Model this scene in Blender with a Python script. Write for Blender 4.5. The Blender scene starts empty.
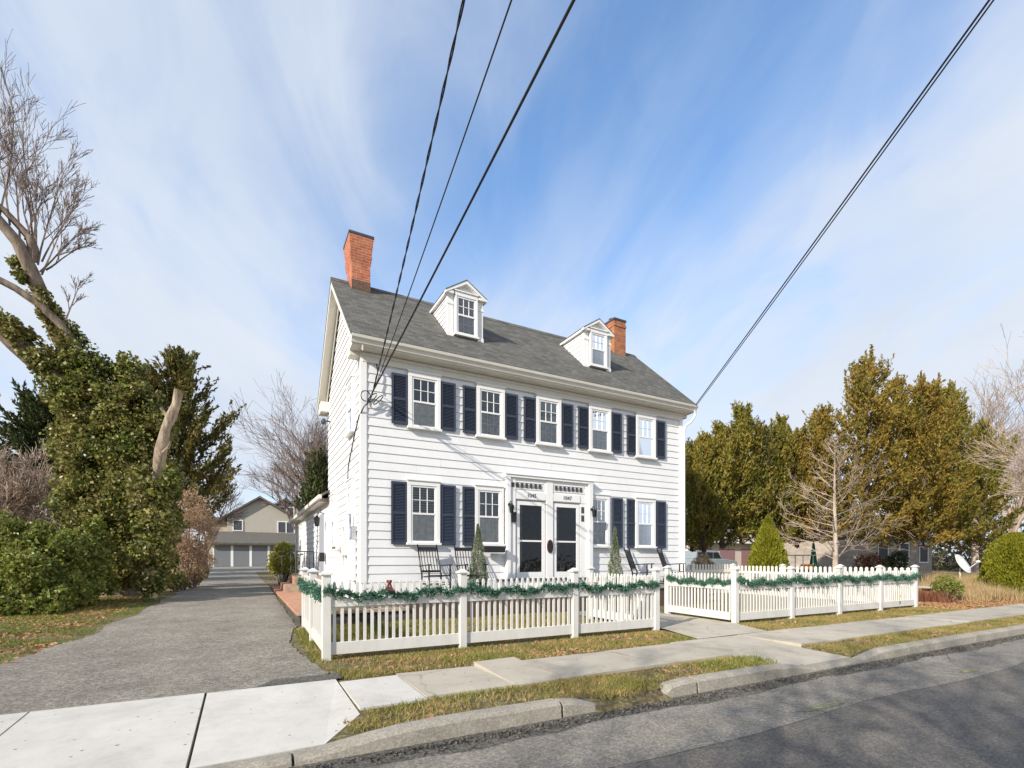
import bpy, math, random
import numpy as np
from mathutils import Vector
R = math.radians
random.seed(7); rng = np.random.default_rng(7)
scn = bpy.context.scene
COL = scn.collection

# ------------------------------------------------------------------ camera numbers
F = 495.0; CX = 512.0; HY = 560.0; CH = 1.5
YAW = math.atan2(267.0, F); CS, CC = math.sin(YAW), math.cos(YAW)
def gz(x, y):
    """height of the natural ground"""
    z = 0.115
    if y > 9: z += 0.0197*(y-9) if y < 60 else 0.0197*51
    return z
def at(px, py, D):
    a = (px-CX)/F; b = -(py-HY)/F
    return np.array([(a*CC+CS)*D, (-a*CS+CC)*D, CH+b*D])
def base(px, D):
    p = at(px, HY, D); return np.array([p[0], p[1], gz(p[0], p[1])])

# ------------------------------------------------------------------ materials
def newmat(name):
    m = bpy.data.materials.new(name); m.use_nodes = True
    nt = m.node_tree; nt.nodes.clear()
    out = nt.nodes.new('ShaderNodeOutputMaterial')
    b = nt.nodes.new('ShaderNodeBsdfPrincipled')
    nt.links.new(b.outputs[0], out.inputs[0])
    return m, nt, b, out
def N(nt, t, **kw):
    n = nt.nodes.new(t)
    for k, v in kw.items(): setattr(n, k, v)
    return n
def ramp(nt, fac, stops):
    r = N(nt, 'ShaderNodeValToRGB')
    e = r.color_ramp.elements
    while len(e) < len(stops): e.new(0.5)
    for i, (p, c) in enumerate(stops):
        e[i].position = p; e[i].color = (*c, 1) if len(c) == 3 else c
    nt.links.new(fac, r.inputs[0]); return r.outputs[0]
def noise(nt, vec, scale, detail=4, rough=0.55, dist=0.0):
    n = N(nt, 'ShaderNodeTexNoise'); n.inputs['Scale'].default_value = scale
    n.inputs['Detail'].default_value = detail; n.inputs['Roughness'].default_value = rough
    n.inputs['Distortion'].default_value = dist
    nt.links.new(vec, n.inputs['Vector']); return n.outputs['Fac']
def pos(nt, sc=(1,1,1), rot=(0,0,0)):
    g = N(nt, 'ShaderNodeNewGeometry'); m = N(nt, 'ShaderNodeMapping')
    m.inputs['Scale'].default_value = sc; m.inputs['Rotation'].default_value = rot
    nt.links.new(g.outputs['Position'], m.inputs[0]); return m.outputs[0]
def mixc(nt, fac, a, b, mode='MIX'):
    m = N(nt, 'ShaderNodeMix', data_type='RGBA', blend_type=mode)
    for s, v in ((m.inputs[0], fac), (m.inputs[6], a), (m.inputs[7], b)):
        if isinstance(v, (int, float)): s.default_value = v
        elif isinstance(v, tuple): s.default_value = (*v, 1) if len(v) == 3 else v
        else: nt.links.new(v, s)
    return m.outputs[2]
def bump(nt, b, h, strength=0.3, dist=0.02):
    n = N(nt, 'ShaderNodeBump'); n.inputs['Strength'].default_value = strength
    n.inputs['Distance'].default_value = dist
    nt.links.new(h, n.inputs['Height']); nt.links.new(n.outputs[0], b.inputs['Normal'])
def rnd_island(nt):
    return N(nt, 'ShaderNodeNewGeometry').outputs['Random Per Island']

def m_paint(name, col, dirt=0.12, rough=0.55, scale=1.2, dirtcol=None, streak=True):
    m, nt, b, o = newmat(name)
    p = pos(nt, (1, 1, 0.35 if streak else 1))
    f = noise(nt, p, scale*3, 6, 0.65)
    f2 = noise(nt, pos(nt), 40, 3)
    dc = dirtcol or tuple(c*0.72 for c in col)
    c1 = ramp(nt, f, [(0.35, tuple(c*(1-dirt) + d*dirt for c, d in zip(col, dc))), (0.62, col)])
    c2 = mixc(nt, ramp(nt, f2, [(0.62, (0,0,0)), (0.8, (dirt,)*3)]), c1, dc)
    nt.links.new(c2, b.inputs['Base Color']); b.inputs['Roughness'].default_value = rough
    bump(nt, b, f2, 0.08, 0.004)
    return m
def m_flat(name, col, rough=0.6, metal=0.0, var=0.15):
    m, nt, b, o = newmat(name)
    f = noise(nt, pos(nt), 9, 5)
    nt.links.new(ramp(nt, f, [(0.3, tuple(c*(1-var) for c in col)), (0.7, tuple(min(1, c*(1+var)) for c in col))]), b.inputs['Base Color'])
    b.inputs['Roughness'].default_value = rough; b.inputs['Metallic'].default_value = metal
    return m
def m_leaf(name, cols, trans=0.3, rough=0.5, clump=1.3):
    """leaf colour varies leaf by leaf and, slowly, with position (real variation of the foliage)"""
    m, nt, b, o = newmat(name)
    r = rnd_island(nt)
    n = len(cols)
    c1 = ramp(nt, r, [(i/(n-1) if n > 1 else 0, c) for i, c in enumerate(cols)])
    f = noise(nt, pos(nt), clump, 3)
    c2 = ramp(nt, f, [(0.35, cols[0]), (0.65, cols[-1])])
    c = mixc(nt, 0.4, c1, c2)
    nt.links.new(c, b.inputs['Base Color']); b.inputs['Roughness'].default_value = rough
    b.inputs['Specular IOR Level'].default_value = 0.3
    t = N(nt, 'ShaderNodeBsdfTranslucent'); nt.links.new(c, t.inputs[0])
    mx = N(nt, 'ShaderNodeMixShader'); mx.inputs[0].default_value = trans
    nt.links.new(b.outputs[0], mx.inputs[1]); nt.links.new(t.outputs[0], mx.inputs[2])
    nt.links.new(mx.outputs[0], o.inputs[0])
    return m
def m_bark(name, c1, c2, sc=6):
    m, nt, b, o = newmat(name)
    f = noise(nt, pos(nt, (1, 1, 0.3)), sc, 8, 0.7)
    nt.links.new(ramp(nt, f, [(0.35, c1), (0.65, c2)]), b.inputs['Base Color'])
    b.inputs['Roughness'].default_value = 0.9
    bump(nt, b, f, 0.8, 0.03); return m
def m_glass(name, tint=(0.05, 0.06, 0.07), refl=0.25, vis=0.7):
    m, nt, b, o = newmat(name)
    nt.nodes.remove(b)
    tr = N(nt, 'ShaderNodeBsdfTransparent'); tr.inputs[0].default_value = (vis, vis, vis, 1)
    gl = N(nt, 'ShaderNodeBsdfGlossy'); gl.inputs['Roughness'].default_value = 0.03
    gl.inputs[0].default_value = (0.9, 0.95, 1, 1)
    lw = N(nt, 'ShaderNodeLayerWeight'); lw.inputs[0].default_value = refl
    mx = N(nt, 'ShaderNodeMixShader')
    nt.links.new(lw.outputs['Fresnel'], mx.inputs[0]); nt.links.new(tr.outputs[0], mx.inputs[1]); nt.links.new(gl.outputs[0], mx.inputs[2])
    nz = noise(nt, pos(nt), 3.5, 2)
    bp = N(nt, 'ShaderNodeBump'); bp.inputs['Strength'].default_value = 0.12; bp.inputs['Distance'].default_value = 0.03
    nt.links.new(nz, bp.inputs['Height']); nt.links.new(bp.outputs[0], gl.inputs['Normal'])
    nt.links.new(mx.outputs[0], o.inputs[0]); return m
def m_shingle(name):
    m, nt, b, o = newmat(name)
    g = N(nt, 'ShaderNodeNewGeometry'); s = N(nt, 'ShaderNodeSeparateXYZ'); nt.links.new(g.outputs['Position'], s.inputs[0])
    mu = N(nt, 'ShaderNodeMath', operation='MULTIPLY'); mu.inputs[1].default_value = 1.49; nt.links.new(s.outputs[2], mu.inputs[0])
    cb = N(nt, 'ShaderNodeCombineXYZ'); nt.links.new(s.outputs[0], cb.inputs[0]); nt.links.new(mu.outputs[0], cb.inputs[1])
    br = N(nt, 'ShaderNodeTexBrick'); nt.links.new(cb.outputs[0], br.inputs[0])
    br.inputs['Scale'].default_value = 1; br.inputs['Brick Width'].default_value = 0.21; br.inputs['Row Height'].default_value = 0.135
    br.inputs['Mortar Size'].default_value = 0.008; br.inputs['Color1'].default_value = (0.035, 0.035, 0.032, 1)
    br.inputs['Color2'].default_value = (0.15, 0.145, 0.13, 1); br.inputs['Mortar'].default_value = (0.03, 0.03, 0.03, 1)
    f = noise(nt, g.outputs['Position'], 60, 4); f2 = noise(nt, g.outputs['Position'], 1.3, 4)
    c = mixc(nt, 0.3, br.outputs[0], ramp(nt, f, [(0.3, (0.04, 0.04, 0.036)), (0.7, (0.20, 0.19, 0.165))]))
    c = mixc(nt, 0.25, c, ramp(nt, f2, [(0.3, (0.08, 0.08, 0.068)), (0.7, (0.13, 0.125, 0.105))]))
    nt.links.new(c, b.inputs['Base Color']); b.inputs['Roughness'].default_value = 0.95
    bump(nt, b, br.outputs['Fac'], 0.5, -0.01); return m
def m_brick(name, c1, c2, mort, w=0.21, h=0.072, vert=True, rough=0.9):
    m, nt, b, o = newmat(name)
    g = N(nt, 'ShaderNodeNewGeometry'); s = N(nt, 'ShaderNodeSeparateXYZ'); nt.links.new(g.outputs['Position'], s.inputs[0])
    cb = N(nt, 'ShaderNodeCombineXYZ')
    if vert:
        ad = N(nt, 'ShaderNodeMath', operation='ADD'); nt.links.new(s.outputs[0], ad.inputs[0]); nt.links.new(s.outputs[1], ad.inputs[1])
        nt.links.new(ad.outputs[0], cb.inputs[0]); nt.links.new(s.outputs[2], cb.inputs[1])
    else:
        nt.links.new(s.outputs[0], cb.inputs[0]); nt.links.new(s.outputs[1], cb.inputs[1])
    br = N(nt, 'ShaderNodeTexBrick'); nt.links.new(cb.outputs[0], br.inputs[0]); br.inputs['Scale'].default_value = 1
    br.inputs['Brick Width'].default_value = w; br.inputs['Row Height'].default_value = h; br.inputs['Mortar Size'].default_value = 0.007
    br.inputs['Color1'].default_value = (*c1, 1); br.inputs['Color2'].default_value = (*c2, 1); br.inputs['Mortar'].default_value = (*mort, 1)
    f = noise(nt, g.outputs['Position'], 5, 6, 0.65)
    c = mixc(nt, ramp(nt, f, [(0.45, (0,0,0)), (0.75, (0.6,)*3)]), br.outputs[0], tuple(x*0.35 for x in c1))
    nt.links.new(c, b.inputs['Base Color']); b.inputs['Roughness'].default_value = rough
    bump(nt, b, br.outputs['Fac'], 0.5, -0.01); return m
def m_ground(name, stops, s1=1.5, s2=60, mixf=0.5, stops2=None, bmp=0.5, bd=0.02, rough=0.95, extra=None, big=0.25):
    """ground surface: broad patches, mid clumps and fine grain"""
    m, nt, b, o = newmat(name)
    p = pos(nt)
    c1 = ramp(nt, noise(nt, p, s1, 8, 0.65), stops)
    fine = noise(nt, p, s2, 5, 0.7)
    c2 = ramp(nt, fine, stops2 or stops)
    c = mixc(nt, mixf, c1, c2)
    bigf = noise(nt, p, big, 4, 0.6)
    c = mixc(nt, 1.0, c, ramp(nt, bigf, [(0.3, (0.8,)*3), (0.7, (1.0,)*3)]), 'MULTIPLY')
    if extra: c = extra(nt, p, c)
    nt.links.new(c, b.inputs['Base Color']); b.inputs['Roughness'].default_value = rough
    bump(nt, b, fine, bmp, bd); return m

def speckle(th, col, sc):
    def f(nt, p, c):
        v = N(nt, 'ShaderNodeTexVoronoi'); v.inputs['Scale'].default_value = sc; nt.links.new(p, v.inputs['Vector'])
        k = noise(nt, p, 2.2, 3)
        mm = N(nt, 'ShaderNodeMath', operation='MULTIPLY'); nt.links.new(v.outputs['Distance'], mm.inputs[0]); nt.links.new(k, mm.inputs[1])
        return mixc(nt, ramp(nt, mm.outputs[0], [(th, (1,1,1)), (th*1.35, (0,0,0))]), c, col)
    return f
def mottle(lo, hi, sc):
    def f(nt, p, c):
        k = noise(nt, p, sc, 9, 0.72, 0.3)
        return mixc(nt, 1.0, c, ramp(nt, k, [(0.34, (lo,)*3), (0.5, (1.0,)*3), (0.68, (hi,)*3)]), 'MULTIPLY')
    return f
def stones(sc, k):
    def f(nt, p, c):
        v = N(nt, 'ShaderNodeTexVoronoi'); v.inputs['Scale'].default_value = sc; nt.links.new(p, v.inputs['Vector'])
        s_ = N(nt, 'ShaderNodeSeparateColor'); nt.links.new(v.outputs['Color'], s_.inputs[0])
        return mixc(nt, 1.0, c, ramp(nt, s_.outputs[0], [(0.0, (1-k,)*3), (0.6, (1.0,)*3), (1.0, (1+k,)*3)]), 'MULTIPLY')
    return f
def cracks(col, sc, w=0.012, amt=0.6):
    def f(nt, p, c):
        v = N(nt, 'ShaderNodeTexVoronoi', feature='DISTANCE_TO_EDGE'); v.inputs['Scale'].default_value = sc
        d = N(nt, 'ShaderNodeTexNoise'); d.inputs['Scale'].default_value = 2.5; d.inputs['Detail'].default_value = 6
        nt.links.new(p, d.inputs['Vector'])
        mx = mixc(nt, 0.25, p, d.outputs['Color']); nt.links.new(mx, v.inputs['Vector'])
        k = noise(nt, p, 0.7, 3)
        e = ramp(nt, v.outputs['Distance'], [(0.0, (1,1,1)), (w, (0,0,0))])
        e2 = ramp(nt, k, [(0.48, (0,0,0)), (0.6, (amt,)*3)])
        return mixc(nt, mixc(nt, 1.0, e, e2, 'MULTIPLY'), c, col)
    return f
def both(a, b):
    return lambda nt, p, c: b(nt, p, a(nt, p, c))

M = {}
M['siding'] = m_paint('white_siding', (0.76, 0.765, 0.77), 0.16, 0.5)
M['trim'] = m_paint('white_trim', (0.80, 0.795, 0.78), 0.14, 0.45)
M['cream'] = m_paint('cream_trim', (0.70, 0.67, 0.60), 0.2, 0.5)
M['fence'] = m_paint('white_vinyl', (0.67, 0.655, 0.62), 0.3, 0.4, 2.0, (0.42, 0.42, 0.36))
M['shutter'] = m_paint('navy_shutter', (0.034, 0.045, 0.072), 0.3, 0.5)
M['shingle'] = m_shingle('roof_shingles')
M['brick'] = m_brick('chimney_brick', (0.52, 0.16, 0.07), (0.40, 0.10, 0.045), (0.45, 0.31, 0.24))
M['brick_old'] = m_brick('old_chimney_brick', (0.50, 0.17, 0.06), (0.24, 0.075, 0.035), (0.30, 0.22, 0.16))
M['paver'] = m_brick('paver_brick', (0.52, 0.25, 0.14), (0.38, 0.17, 0.10), (0.38, 0.30, 0.22), 0.2, 0.1, False)
M['stonewall'] = m_brick('dark_block', (0.10, 0.09, 0.085), (0.055, 0.05, 0.05), (0.03, 0.03, 0.03), 0.3, 0.11)
M['black'] = m_flat('black_paint', (0.012, 0.012, 0.013), 0.4)
M['dark'] = m_flat('dark_grey', (0.05, 0.05, 0.055), 0.6)
M['metal'] = m_flat('grey_metal', (0.45, 0.46, 0.47), 0.4, 0.6)
M['ivory'] = m_flat('meter_white', (0.7, 0.7, 0.68), 0.4)
M['chairwood'] = m_flat('black_chair_wood', (0.012, 0.011, 0.014), 0.35)
M['glass'] = m_glass('window_glass', refl=0.36)
M['glass_dim'] = m_glass('screened_glass', refl=0.3, vis=0.9)
M['glass_door'] = m_glass('door_glass', refl=0.3, vis=0.6)
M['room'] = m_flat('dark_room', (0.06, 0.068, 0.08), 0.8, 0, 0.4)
def m_blind():
    m, nt, b, o = newmat('white_blind')
    w = N(nt, 'ShaderNodeTexWave', wave_type='BANDS', bands_direction='Z'); w.inputs['Scale'].default_value = 5.2
    w.inputs['Distortion'].default_value = 0.25
    nt.links.new(pos(nt), w.inputs['Vector'])
    nt.links.new(ramp(nt, w.outputs['Fac'], [(0.2, (0.07, 0.075, 0.08)), (0.5, (0.62, 0.62, 0.6))]), b.inputs['Base Color'])
    return m
M['blind_or_tint'] = m_blind()
M['curtain'] = m_flat('curtain_cloth', (0.70, 0.69, 0.64), 0.9, 0, 0.25)
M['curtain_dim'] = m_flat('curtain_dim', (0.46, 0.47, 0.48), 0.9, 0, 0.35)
M['sky_tint'] = m_flat('sky_reflection_tint', (0.17, 0.22, 0.29), 0.9, 0, 0.45)  # sky reflection of the upper panes, painted as a blue-grey panel colour

M['soil'] = m_ground('lawn_ground', [(0.28, (0.12, 0.085, 0.045)), (0.45, (0.25, 0.19, 0.09)), (0.58, (0.20, 0.19, 0.06)), (0.75, (0.10, 0.115, 0.03))], 3.4, 45, 0.5,
                     [(0.3, (0.06, 0.045, 0.025)), (0.55, (0.27, 0.21, 0.11)), (0.7, (0.16, 0.16, 0.05))], 1.0, 0.04, extra=both(stones(28, 0.5), mottle(0.6, 1.15, 5.0)))
M['asphalt'] = m_ground('road_asphalt', [(0.3, (0.155, 0.135, 0.11)), (0.7, (0.215, 0.188, 0.155))], 1.6, 90, 0.5,
                     [(0.3, (0.045, 0.042, 0.039)), (0.5, (0.13, 0.121, 0.110)), (0.72, (0.33, 0.305, 0.275))], 0.7, 0.01,
                     extra=both(both(stones(60, 0.35), mottle(0.80, 1.15, 1.4)), cracks((0.040, 0.037, 0.034), 0.8, 0.007, 0.5)))
M['shoulder'] = m_ground('road_shoulder', [(0.3, (0.23, 0.203, 0.163)), (0.7, (0.32, 0.285, 0.232))], 1.6, 90, 0.45,
                     [(0.3, (0.09, 0.083, 0.073)), (0.5, (0.20, 0.185, 0.16)), (0.75, (0.38, 0.352, 0.31))], 0.6, 0.01,
                     extra=both(both(stones(60, 0.35), mottle(0.74, 1.15, 1.8)), cracks((0.05, 0.045, 0.04), 0.9, 0.01, 0.8)))
M['gutter'] = m_ground('gutter_gravel', [(0.3, (0.10, 0.09, 0.078)), (0.55, (0.16, 0.147, 0.125)), (0.75, (0.26, 0.24, 0.2))], 5, 60, 0.5,
                     [(0.35, (0.05, 0.046, 0.04)), (0.55, (0.17, 0.157, 0.135)), (0.7, (0.35, 0.325, 0.28))], 1.0, 0.03, extra=stones(45, 0.5))
M['drive'] = m_ground('drive_gravel', [(0.3, (0.34, 0.30, 0.235)), (0.7, (0.46, 0.405, 0.32))], 1.3, 50, 0.6,
                     [(0.3, (0.06, 0.056, 0.05)), (0.5, (0.22, 0.203, 0.175)), (0.72, (0.55, 0.515, 0.45))], 1.0, 0.03,
                     extra=both(both(stones(34, 0.35), mottle(0.80, 1.22, 1.6)), mottle(0.9, 1.12, 0.35)))
M['newcrete'] = m_ground('new_concrete', [(0.3, (0.56, 0.535, 0.485)), (0.7, (0.66, 0.635, 0.58))], 1.5, 110, 0.4,
                     [(0.3, (0.46, 0.43, 0.38)), (0.7, (0.70, 0.67, 0.61))], 0.35, 0.006, extra=both(both(speckle(0.03, (0.2, 0.17, 0.12), 7), mottle(0.84, 1.04, 0.8)), mottle(0.93, 1.02, 6)))
M['oldcrete'] = m_ground('old_concrete', [(0.3, (0.42, 0.37, 0.28)), (0.7, (0.56, 0.50, 0.40))], 1.7, 90, 0.45,
                     [(0.3, (0.29, 0.26, 0.21)), (0.7, (0.60, 0.55, 0.47))], 0.5, 0.008, extra=both(both(speckle(0.035, (0.16, 0.12, 0.08), 6), mottle(0.72, 1.08, 1.3)), cracks((0.13, 0.10, 0.075), 0.6, 0.007, 0.7)))
M['kerb'] = m_ground('kerb_concrete', [(0.3, (0.37, 0.325, 0.25)), (0.7, (0.52, 0.465, 0.37))], 2.5, 90, 0.5,
                     [(0.3, (0.16, 0.148, 0.125)), (0.7, (0.46, 0.435, 0.38))], 0.8, 0.012, extra=both(stones(70, 0.2), mottle(0.78, 1.08, 2.2)))
M['yellow'] = m_ground('faded_yellow_paint', [(0.45, (0.14, 0.13, 0.11)), (0.6, (0.42, 0.40, 0.15))], 14, 90, 0.5, [(0.4, (0.12, 0.11, 0.1)), (0.62, (0.42, 0.41, 0.16))], 0.5, 0.01)

M['bark'] = m_bark('ivy_tree_bark', (0.10, 0.075, 0.055), (0.30, 0.235, 0.18))
M['barkpale'] = m_bark('pale_bark', (0.26, 0.21, 0.16), (0.50, 0.42, 0.33))
M['stubwood'] = m_bark('stub_wood', (0.13, 0.095, 0.065), (0.46, 0.37, 0.27), 9)
M['twig'] = m_bark('twig_bark', (0.130, 0.094, 0.078), (0.247, 0.181, 0.144))
M['twigpale'] = m_bark('pale_twig_bark', (0.276, 0.209, 0.160), (0.460, 0.363, 0.290))
M['cedarbark'] = m_bark('cedar_bark', (0.05, 0.035, 0.025), (0.13, 0.09, 0.065))
M['ivy'] = m_leaf('ivy_leaves', [(0.035, 0.060, 0.014), (0.10, 0.15, 0.028), (0.22, 0.27, 0.048), (0.48, 0.47, 0.10), (0.28, 0.20, 0.10)], 0.3, 0.4, 0.9)
M['hedge'] = m_leaf('hedge_leaves', [(0.06, 0.10, 0.02), (0.14, 0.20, 0.035), (0.27, 0.31, 0.05), (0.38, 0.29, 0.12), (0.26, 0.29, 0.05)], 0.3, 0.4, 1.2)
M['cedar'] = m_leaf('cedar_sprays', [(0.08, 0.09, 0.016), (0.22, 0.205, 0.028), (0.35, 0.27, 0.04), (0.38, 0.21, 0.05)], 0.35, 0.6, 1.1)
M['cedargreen'] = m_leaf('green_cedar_sprays', [(0.06, 0.08, 0.016), (0.18, 0.195, 0.027), (0.30, 0.28, 0.036), (0.36, 0.23, 0.05)], 0.35, 0.6, 1.1)
M['cedardark'] = m_leaf('dark_cedar_sprays', [(0.05, 0.065, 0.018), (0.12, 0.12, 0.03), (0.24, 0.18, 0.045)], 0.3, 0.6, 0.7)
M['pine'] = m_leaf('pine_needles', [(0.029, 0.048, 0.017), (0.056, 0.083, 0.025), (0.112, 0.120, 0.035)], 0.2, 0.6, 0.7)
M['olive'] = m_leaf('golden_evergreen', [(0.16, 0.18, 0.015), (0.24, 0.25, 0.02), (0.32, 0.29, 0.03)], 0.3, 0.6, 2)
M['drybush'] = m_leaf('dry_vine_leaves', [(0.34, 0.23, 0.14), (0.52, 0.37, 0.24), (0.68, 0.50, 0.34)], 0.35, 0.8, 1)
M['bushgold'] = m_leaf('yellow_green_leaves', [(0.18, 0.22, 0.03), (0.36, 0.38, 0.05), (0.5, 0.42, 0.08)], 0.3, 0.4, 2)
M['spruce'] = m_leaf('dwarf_spruce', [(0.08, 0.12, 0.06), (0.20, 0.25, 0.14), (0.42, 0.45, 0.32)], 0.2, 0.6, 5)
M['garland'] = m_leaf('garland_needles', [(0.03, 0.10, 0.065), (0.05, 0.15, 0.095), (0.12, 0.24, 0.17)], 0.15, 0.5, 6)
M['grass'] = m_leaf('grass_blades', [(0.140, 0.162, 0.024), (0.224, 0.230, 0.042), (0.420, 0.311, 0.120), (0.504, 0.365, 0.168)], 0.3, 0.6, 1.6)
M['grassgreen'] = m_leaf('green_blades', [(0.084, 0.140, 0.018), (0.154, 0.224, 0.024), (0.266, 0.280, 0.060)], 0.3, 0.6, 2)
M['litter'] = m_leaf('fallen_leaf', [(0.264, 0.132, 0.057), (0.456, 0.240, 0.115), (0.600, 0.360, 0.184), (0.360, 0.216, 0.103)], 0.2, 0.7, 3)
M['strawgrass'] = m_leaf('straw_grass', [(0.35, 0.24, 0.11), (0.5, 0.36, 0.18), (0.6, 0.46, 0.26)], 0.3, 0.7, 3)
M['redtwig'] = m_leaf('rusty_stems', [(0.16, 0.06, 0.035), (0.28, 0.12, 0.06)], 0.2, 0.7, 3)
M['farwood'] = m_leaf('far_wood', [(0.10, 0.085, 0.06), (0.17, 0.14, 0.10), (0.09, 0.10, 0.045)], 0.2, 0.8, 0.2)
M['mauve'] = m_paint('mauve_siding', (0.30, 0.17, 0.18), 0.2, 0.7)
M['palecream'] = m_paint('pale_cream_wall', (0.62, 0.56, 0.47), 0.2, 0.7)
M['taupe'] = m_paint('taupe_siding', (0.44, 0.41, 0.35), 0.2, 0.7)
M['taupelight'] = m_paint('light_taupe_siding', (0.45, 0.39, 0.29), 0.2, 0.7)
M['greyroof'] = m_flat('far_roof', (0.11, 0.10, 0.085), 0.9, 0, 0.3)
M['garagedoor'] = m_paint('grey_garage_door', (0.19, 0.20, 0.215), 0.2, 0.5)
M['carblue'] = m_flat('grey_blue_car_paint', (0.30, 0.35, 0.38), 0.25, 0.2)
M['tyre'] = m_flat('tyre_rubber', (0.015, 0.015, 0.015), 0.8)
M['green'] = m_flat('green_canvas', (0.0, 0.16, 0.09), 0.8)
M['orange'] = m_flat('orange_plastic', (0.65, 0.28, 0.06), 0.5)
M['red'] = m_flat('red_ribbon', (0.16, 0.03, 0.028), 0.6)
M['flagyellow'] = m_flat('yellow_flag_plastic', (0.75, 0.75, 0.05), 0.5)
M['poletimber'] = m_bark('pole_timber', (0.12, 0.085, 0.06), (0.24, 0.18, 0.13))
M['deck'] = m_paint('brown_deck_board', (0.085, 0.06, 0.045), 0.3, 0.7)
M['patio'] = m_ground('patio_stone', [(0.3, (0.24, 0.23, 0.21)), (0.7, (0.36, 0.35, 0.32))], 2, 80, 0.4)

# ------------------------------------------------------------------ mesh collector
class MB:
    def __init__(s): s.v = []; s.f = []; s.n = 0
    def add(s, v, f):
        s.v.append(np.asarray(v, float)); o = s.n
        s.f += [tuple(i+o for i in q) for q in f]; s.n += len(v); return s
    def box(s, x0, x1, y0, y1, z0, z1):
        v = [(x0,y0,z0),(x1,y0,z0),(x1,y1,z0),(x0,y1,z0),(x0,y0,z1),(x1,y0,z1),(x1,y1,z1),(x0,y1,z1)]
        return s.add(v, [(0,3,2,1),(4,5,6,7),(0,1,5,4),(1,2,6,5),(2,3,7,6),(3,0,4,7)])
    def hexa(s, v):   # 8 corners, bottom ring then top ring
        return s.add(v, [(0,3,2,1),(4,5,6,7),(0,1,5,4),(1,2,6,5),(2,3,7,6),(3,0,4,7)])
    def run(s, a, b, t, z0, z1, dz=(0, 0)):   # box along the ground line a->b, half thickness t
        a = np.array(a[:2], float); b = np.array(b[:2], float); d = b-a; d /= np.linalg.norm(d); n = np.array([d[1], -d[0]])*t
        r = [a+n, b+n, b-n, a-n]; k = [dz[0], dz[1], dz[1], dz[0]]
        return s.hexa([(p[0],p[1],z0+q) for p, q in zip(r, k)] + [(p[0],p[1],z1+q) for p, q in zip(r, k)])
    def poly(s, pts, axis, a, b):
        """2-D outline (ccw list of (u,w)) extruded along axis from a to b; axis x: (y,z), y: (x,z), z: (x,y)"""
        def mk(u, w, t): return (t,u,w) if axis == 'x' else (u,t,w) if axis == 'y' else (u,w,t)
        n = len(pts); v = [mk(*p, a) for p in pts] + [mk(*p, b) for p in pts]
        f = [tuple(range(n)), tuple(range(2*n-1, n-1, -1))] + [(i, i+n, (i+1)%n+n, (i+1)%n) for i in range(n)]
        return s.add(v, f)
    def tube(s, pts, rad, n=6, cap=True):
        pts = np.asarray(pts, float); m = len(pts)
        rad = np.full(m, rad) if np.isscalar(rad) else np.asarray(rad, float)
        t = np.gradient(pts, axis=0); t /= (np.linalg.norm(t, axis=1)[:, None]+1e-9)
        ref = np.array([0.13, 0.21, 0.97]) if abs(t[0][2]) < 0.9 else np.array([1.0, 0.1, 0])
        u = np.cross(t, ref); u /= (np.linalg.norm(u, axis=1)[:, None]+1e-9); w = np.cross(t, u)
        an = np.arange(n)*2*math.pi/n
        v = (pts[:, None, :] + rad[:, None, None]*(np.cos(an)[None, :, None]*u[:, None, :] + np.sin(an)[None, :, None]*w[:, None, :])).reshape(-1, 3)
        f = [(i*n+j, i*n+(j+1)%n, (i+1)*n+(j+1)%n, (i+1)*n+j) for i in range(m-1) for j in range(n)]
        if cap: f += [tuple(range(n)), tuple(range(m*n-1, (m-1)*n-1, -1))]
        return s.add(v, f)
    def lathe(s, c, prof, n=12):   # prof: (radius, z)
        an = np.arange(n)*2*math.pi/n
        v = [(c[0]+r*math.cos(a), c[1]+r*math.sin(a), c[2]+z) for r, z in prof for a in an]
        f = [(i*n+j, i*n+(j+1)%n, (i+1)*n+(j+1)%n, (i+1)*n+j) for i in range(len(prof)-1) for j in range(n)]
        f += [tuple(range(n-1, -1, -1)), tuple(range((len(prof)-1)*n, len(prof)*n))]
        return s.add(v, f)
    def ell(s, c, r, n=10, m=6):
        p = [(max(1e-3, math.sin(math.pi*i/m)), -math.cos(math.pi*i/m)) for i in range(m+1)]
        k = MB().lathe((0,0,0), p, n); v = np.vstack(k.v)*np.array(r)+np.array(c)
        return s.add(v, k.f)

ORG = {}
def mesh_from(name, mb, org, mat, smooth=False):
    me = bpy.data.meshes.new(name)
    if isinstance(mb, MB):
        v = np.vstack(mb.v) - np.array(org); me.from_pydata(v.tolist(), [], mb.f)
    else:
        v, nper = mb; v = v - np.array(org); nv = len(v); nf = nv//nper
        me.vertices.add(nv); me.vertices.foreach_set('co', v.astype(np.float32).ravel())
        me.loops.add(nv); me.loops.foreach_set('vertex_index', np.arange(nv, dtype=np.int32))
        me.polygons.add(nf); me.polygons.foreach_set('loop_start', np.arange(0, nv, nper, dtype=np.int32))
    me.update(calc_edges=True)
    if smooth: me.polygons.foreach_set('use_smooth', [True]*len(me.polygons))
    me.materials.append(mat); return me
def tag(o, label=None, cat=None, group=None, kind=None):
    if label: o['label'] = label
    if cat: o['category'] = cat
    if group: o['group'] = group
    if kind: o['kind'] = kind
    return o
def thing(name, label, cat, loc=(0,0,0), group=None):
    o = bpy.data.objects.new(name, None); COL.objects.link(o); o.location = loc; o.empty_display_size = 0.2
    ORG[o] = tuple(loc); return tag(o, label, cat, group)
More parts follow.
